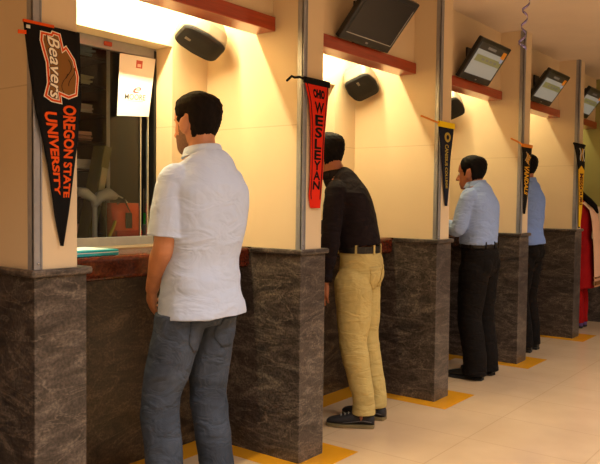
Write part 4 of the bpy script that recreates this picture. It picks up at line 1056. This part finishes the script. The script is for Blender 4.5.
REDC = mat('dark red cloth', (150, 18, 20), rough=0.8, var=0.1, vscale=9, spec=0.12)
w = make_person(dict(label='woman in red with a pale peach scarf behind the farthest partition', loc=(-0.175, 6.50, 0), rz=PI, skin=SKIN2, beard=None, hairmat=HAIRB, seed=31, vox=.006, female=True,
    spine=spine(.0, .0, .0, .0, .01, .03, .06, .125, k=.88, hz=1.50), hpitch=0.1, hs=.95, hairline=[(0, .075), (40, .06), (70, .0), (100, -.02), (125, -.08), (180, -.105)], hairthick=[(-.1, .012), (0, .014), (.1, .018)],
    armL=dict(sh=(.0, .15, 1.20), el=(.0, .20, .96), wr=(.06, .19, .74), hd=(.2, 0, -.9), hn=(0, -1, 0), ht=(.9, 0, 0), curl=.12),
    armR=dict(sh=(.0, -.15, 1.20), el=(.0, -.20, .96), wr=(.06, -.19, .74), hd=(.2, 0, -.9), hn=(0, 1, 0), ht=(.9, 0, 0), curl=.12),
    legL=dict(hip=(0, .08, .74), knee=(.02, .075, .43), ankle=(-.0, .07, .085), yaw=.1), legR=dict(hip=(0, -.08, .74), knee=(.01, -.075, .43), ankle=(-.0, -.07, .085), yaw=-.1),
    trousers=dict(top=(0, 0, .89), mat=REDC, amp=.006, hem=-.03, r=(.10, .085, .085, .08, .07)),
    shirt=dict(mat=REDC, sleeve='long', hem=(-.01, 0, .42), hw=.20, hf=.14, hb=.15, ease=.02, amp=.006, collar=False), shoe=dict(mat=mat('purple slipper', (104, 72, 140), rough=0.6), sole=mat('dark rubber', (28, 27, 26)))))
# scarf down her back and long plait
M_SCARF = mat('peach scarf cloth', (236, 186, 150), rough=0.8, var=0.05, vscale=12)
B = MB(); rings = []
for i, (x, z, hw_, th_) in enumerate(((.07, 1.27, .10, .012), (.02, 1.315, .12, .016), (-.06, 1.30, .13, .016), (-.125, 1.235, .13, .014), (-.150, 1.12, .125, .014), (-.165, .95, .12, .014), (-.178, .75, .115, .013), (-.185, .55, .11, .012), (-.188, .44, .11, .010))):
    d_ = Vector((1, 0, 0)) if i > 2 else Vector((.3, 0, 1)).normalized()
    rings.append([Vector((x, 0, z))+d_*(th_*math.sin(a)*(1+.3*math.sin(7*math.cos(a))))+Vector((0, hw_*math.cos(a)-.02, 0)) for a in [2*PI*k/24 for k in range(24)]])
B.loft(rings); sc_ = B.obj('scarf', M_SCARF, w, smooth=True)
B = MB(); B.box(-.203, -.172, -.128, .088, .46, .50); B.box(-.203, -.172, -.128, .088, .53, .545); B.obj('embroidered_border', mat('gold brown embroidery', (130, 84, 40), rough=0.6, var=0.4, vscale=90), sc_)
B = MB(); B.tube([(.04, 0, 1.44), (-.02, -.0, 1.38), (-.09, -.005, 1.325), (-.145, -.005, 1.27), (-.172, -.005, 1.21)], [.040, .036, .032, .027, .012], 14); B.obj('plait', HAIRB, w, smooth=True)
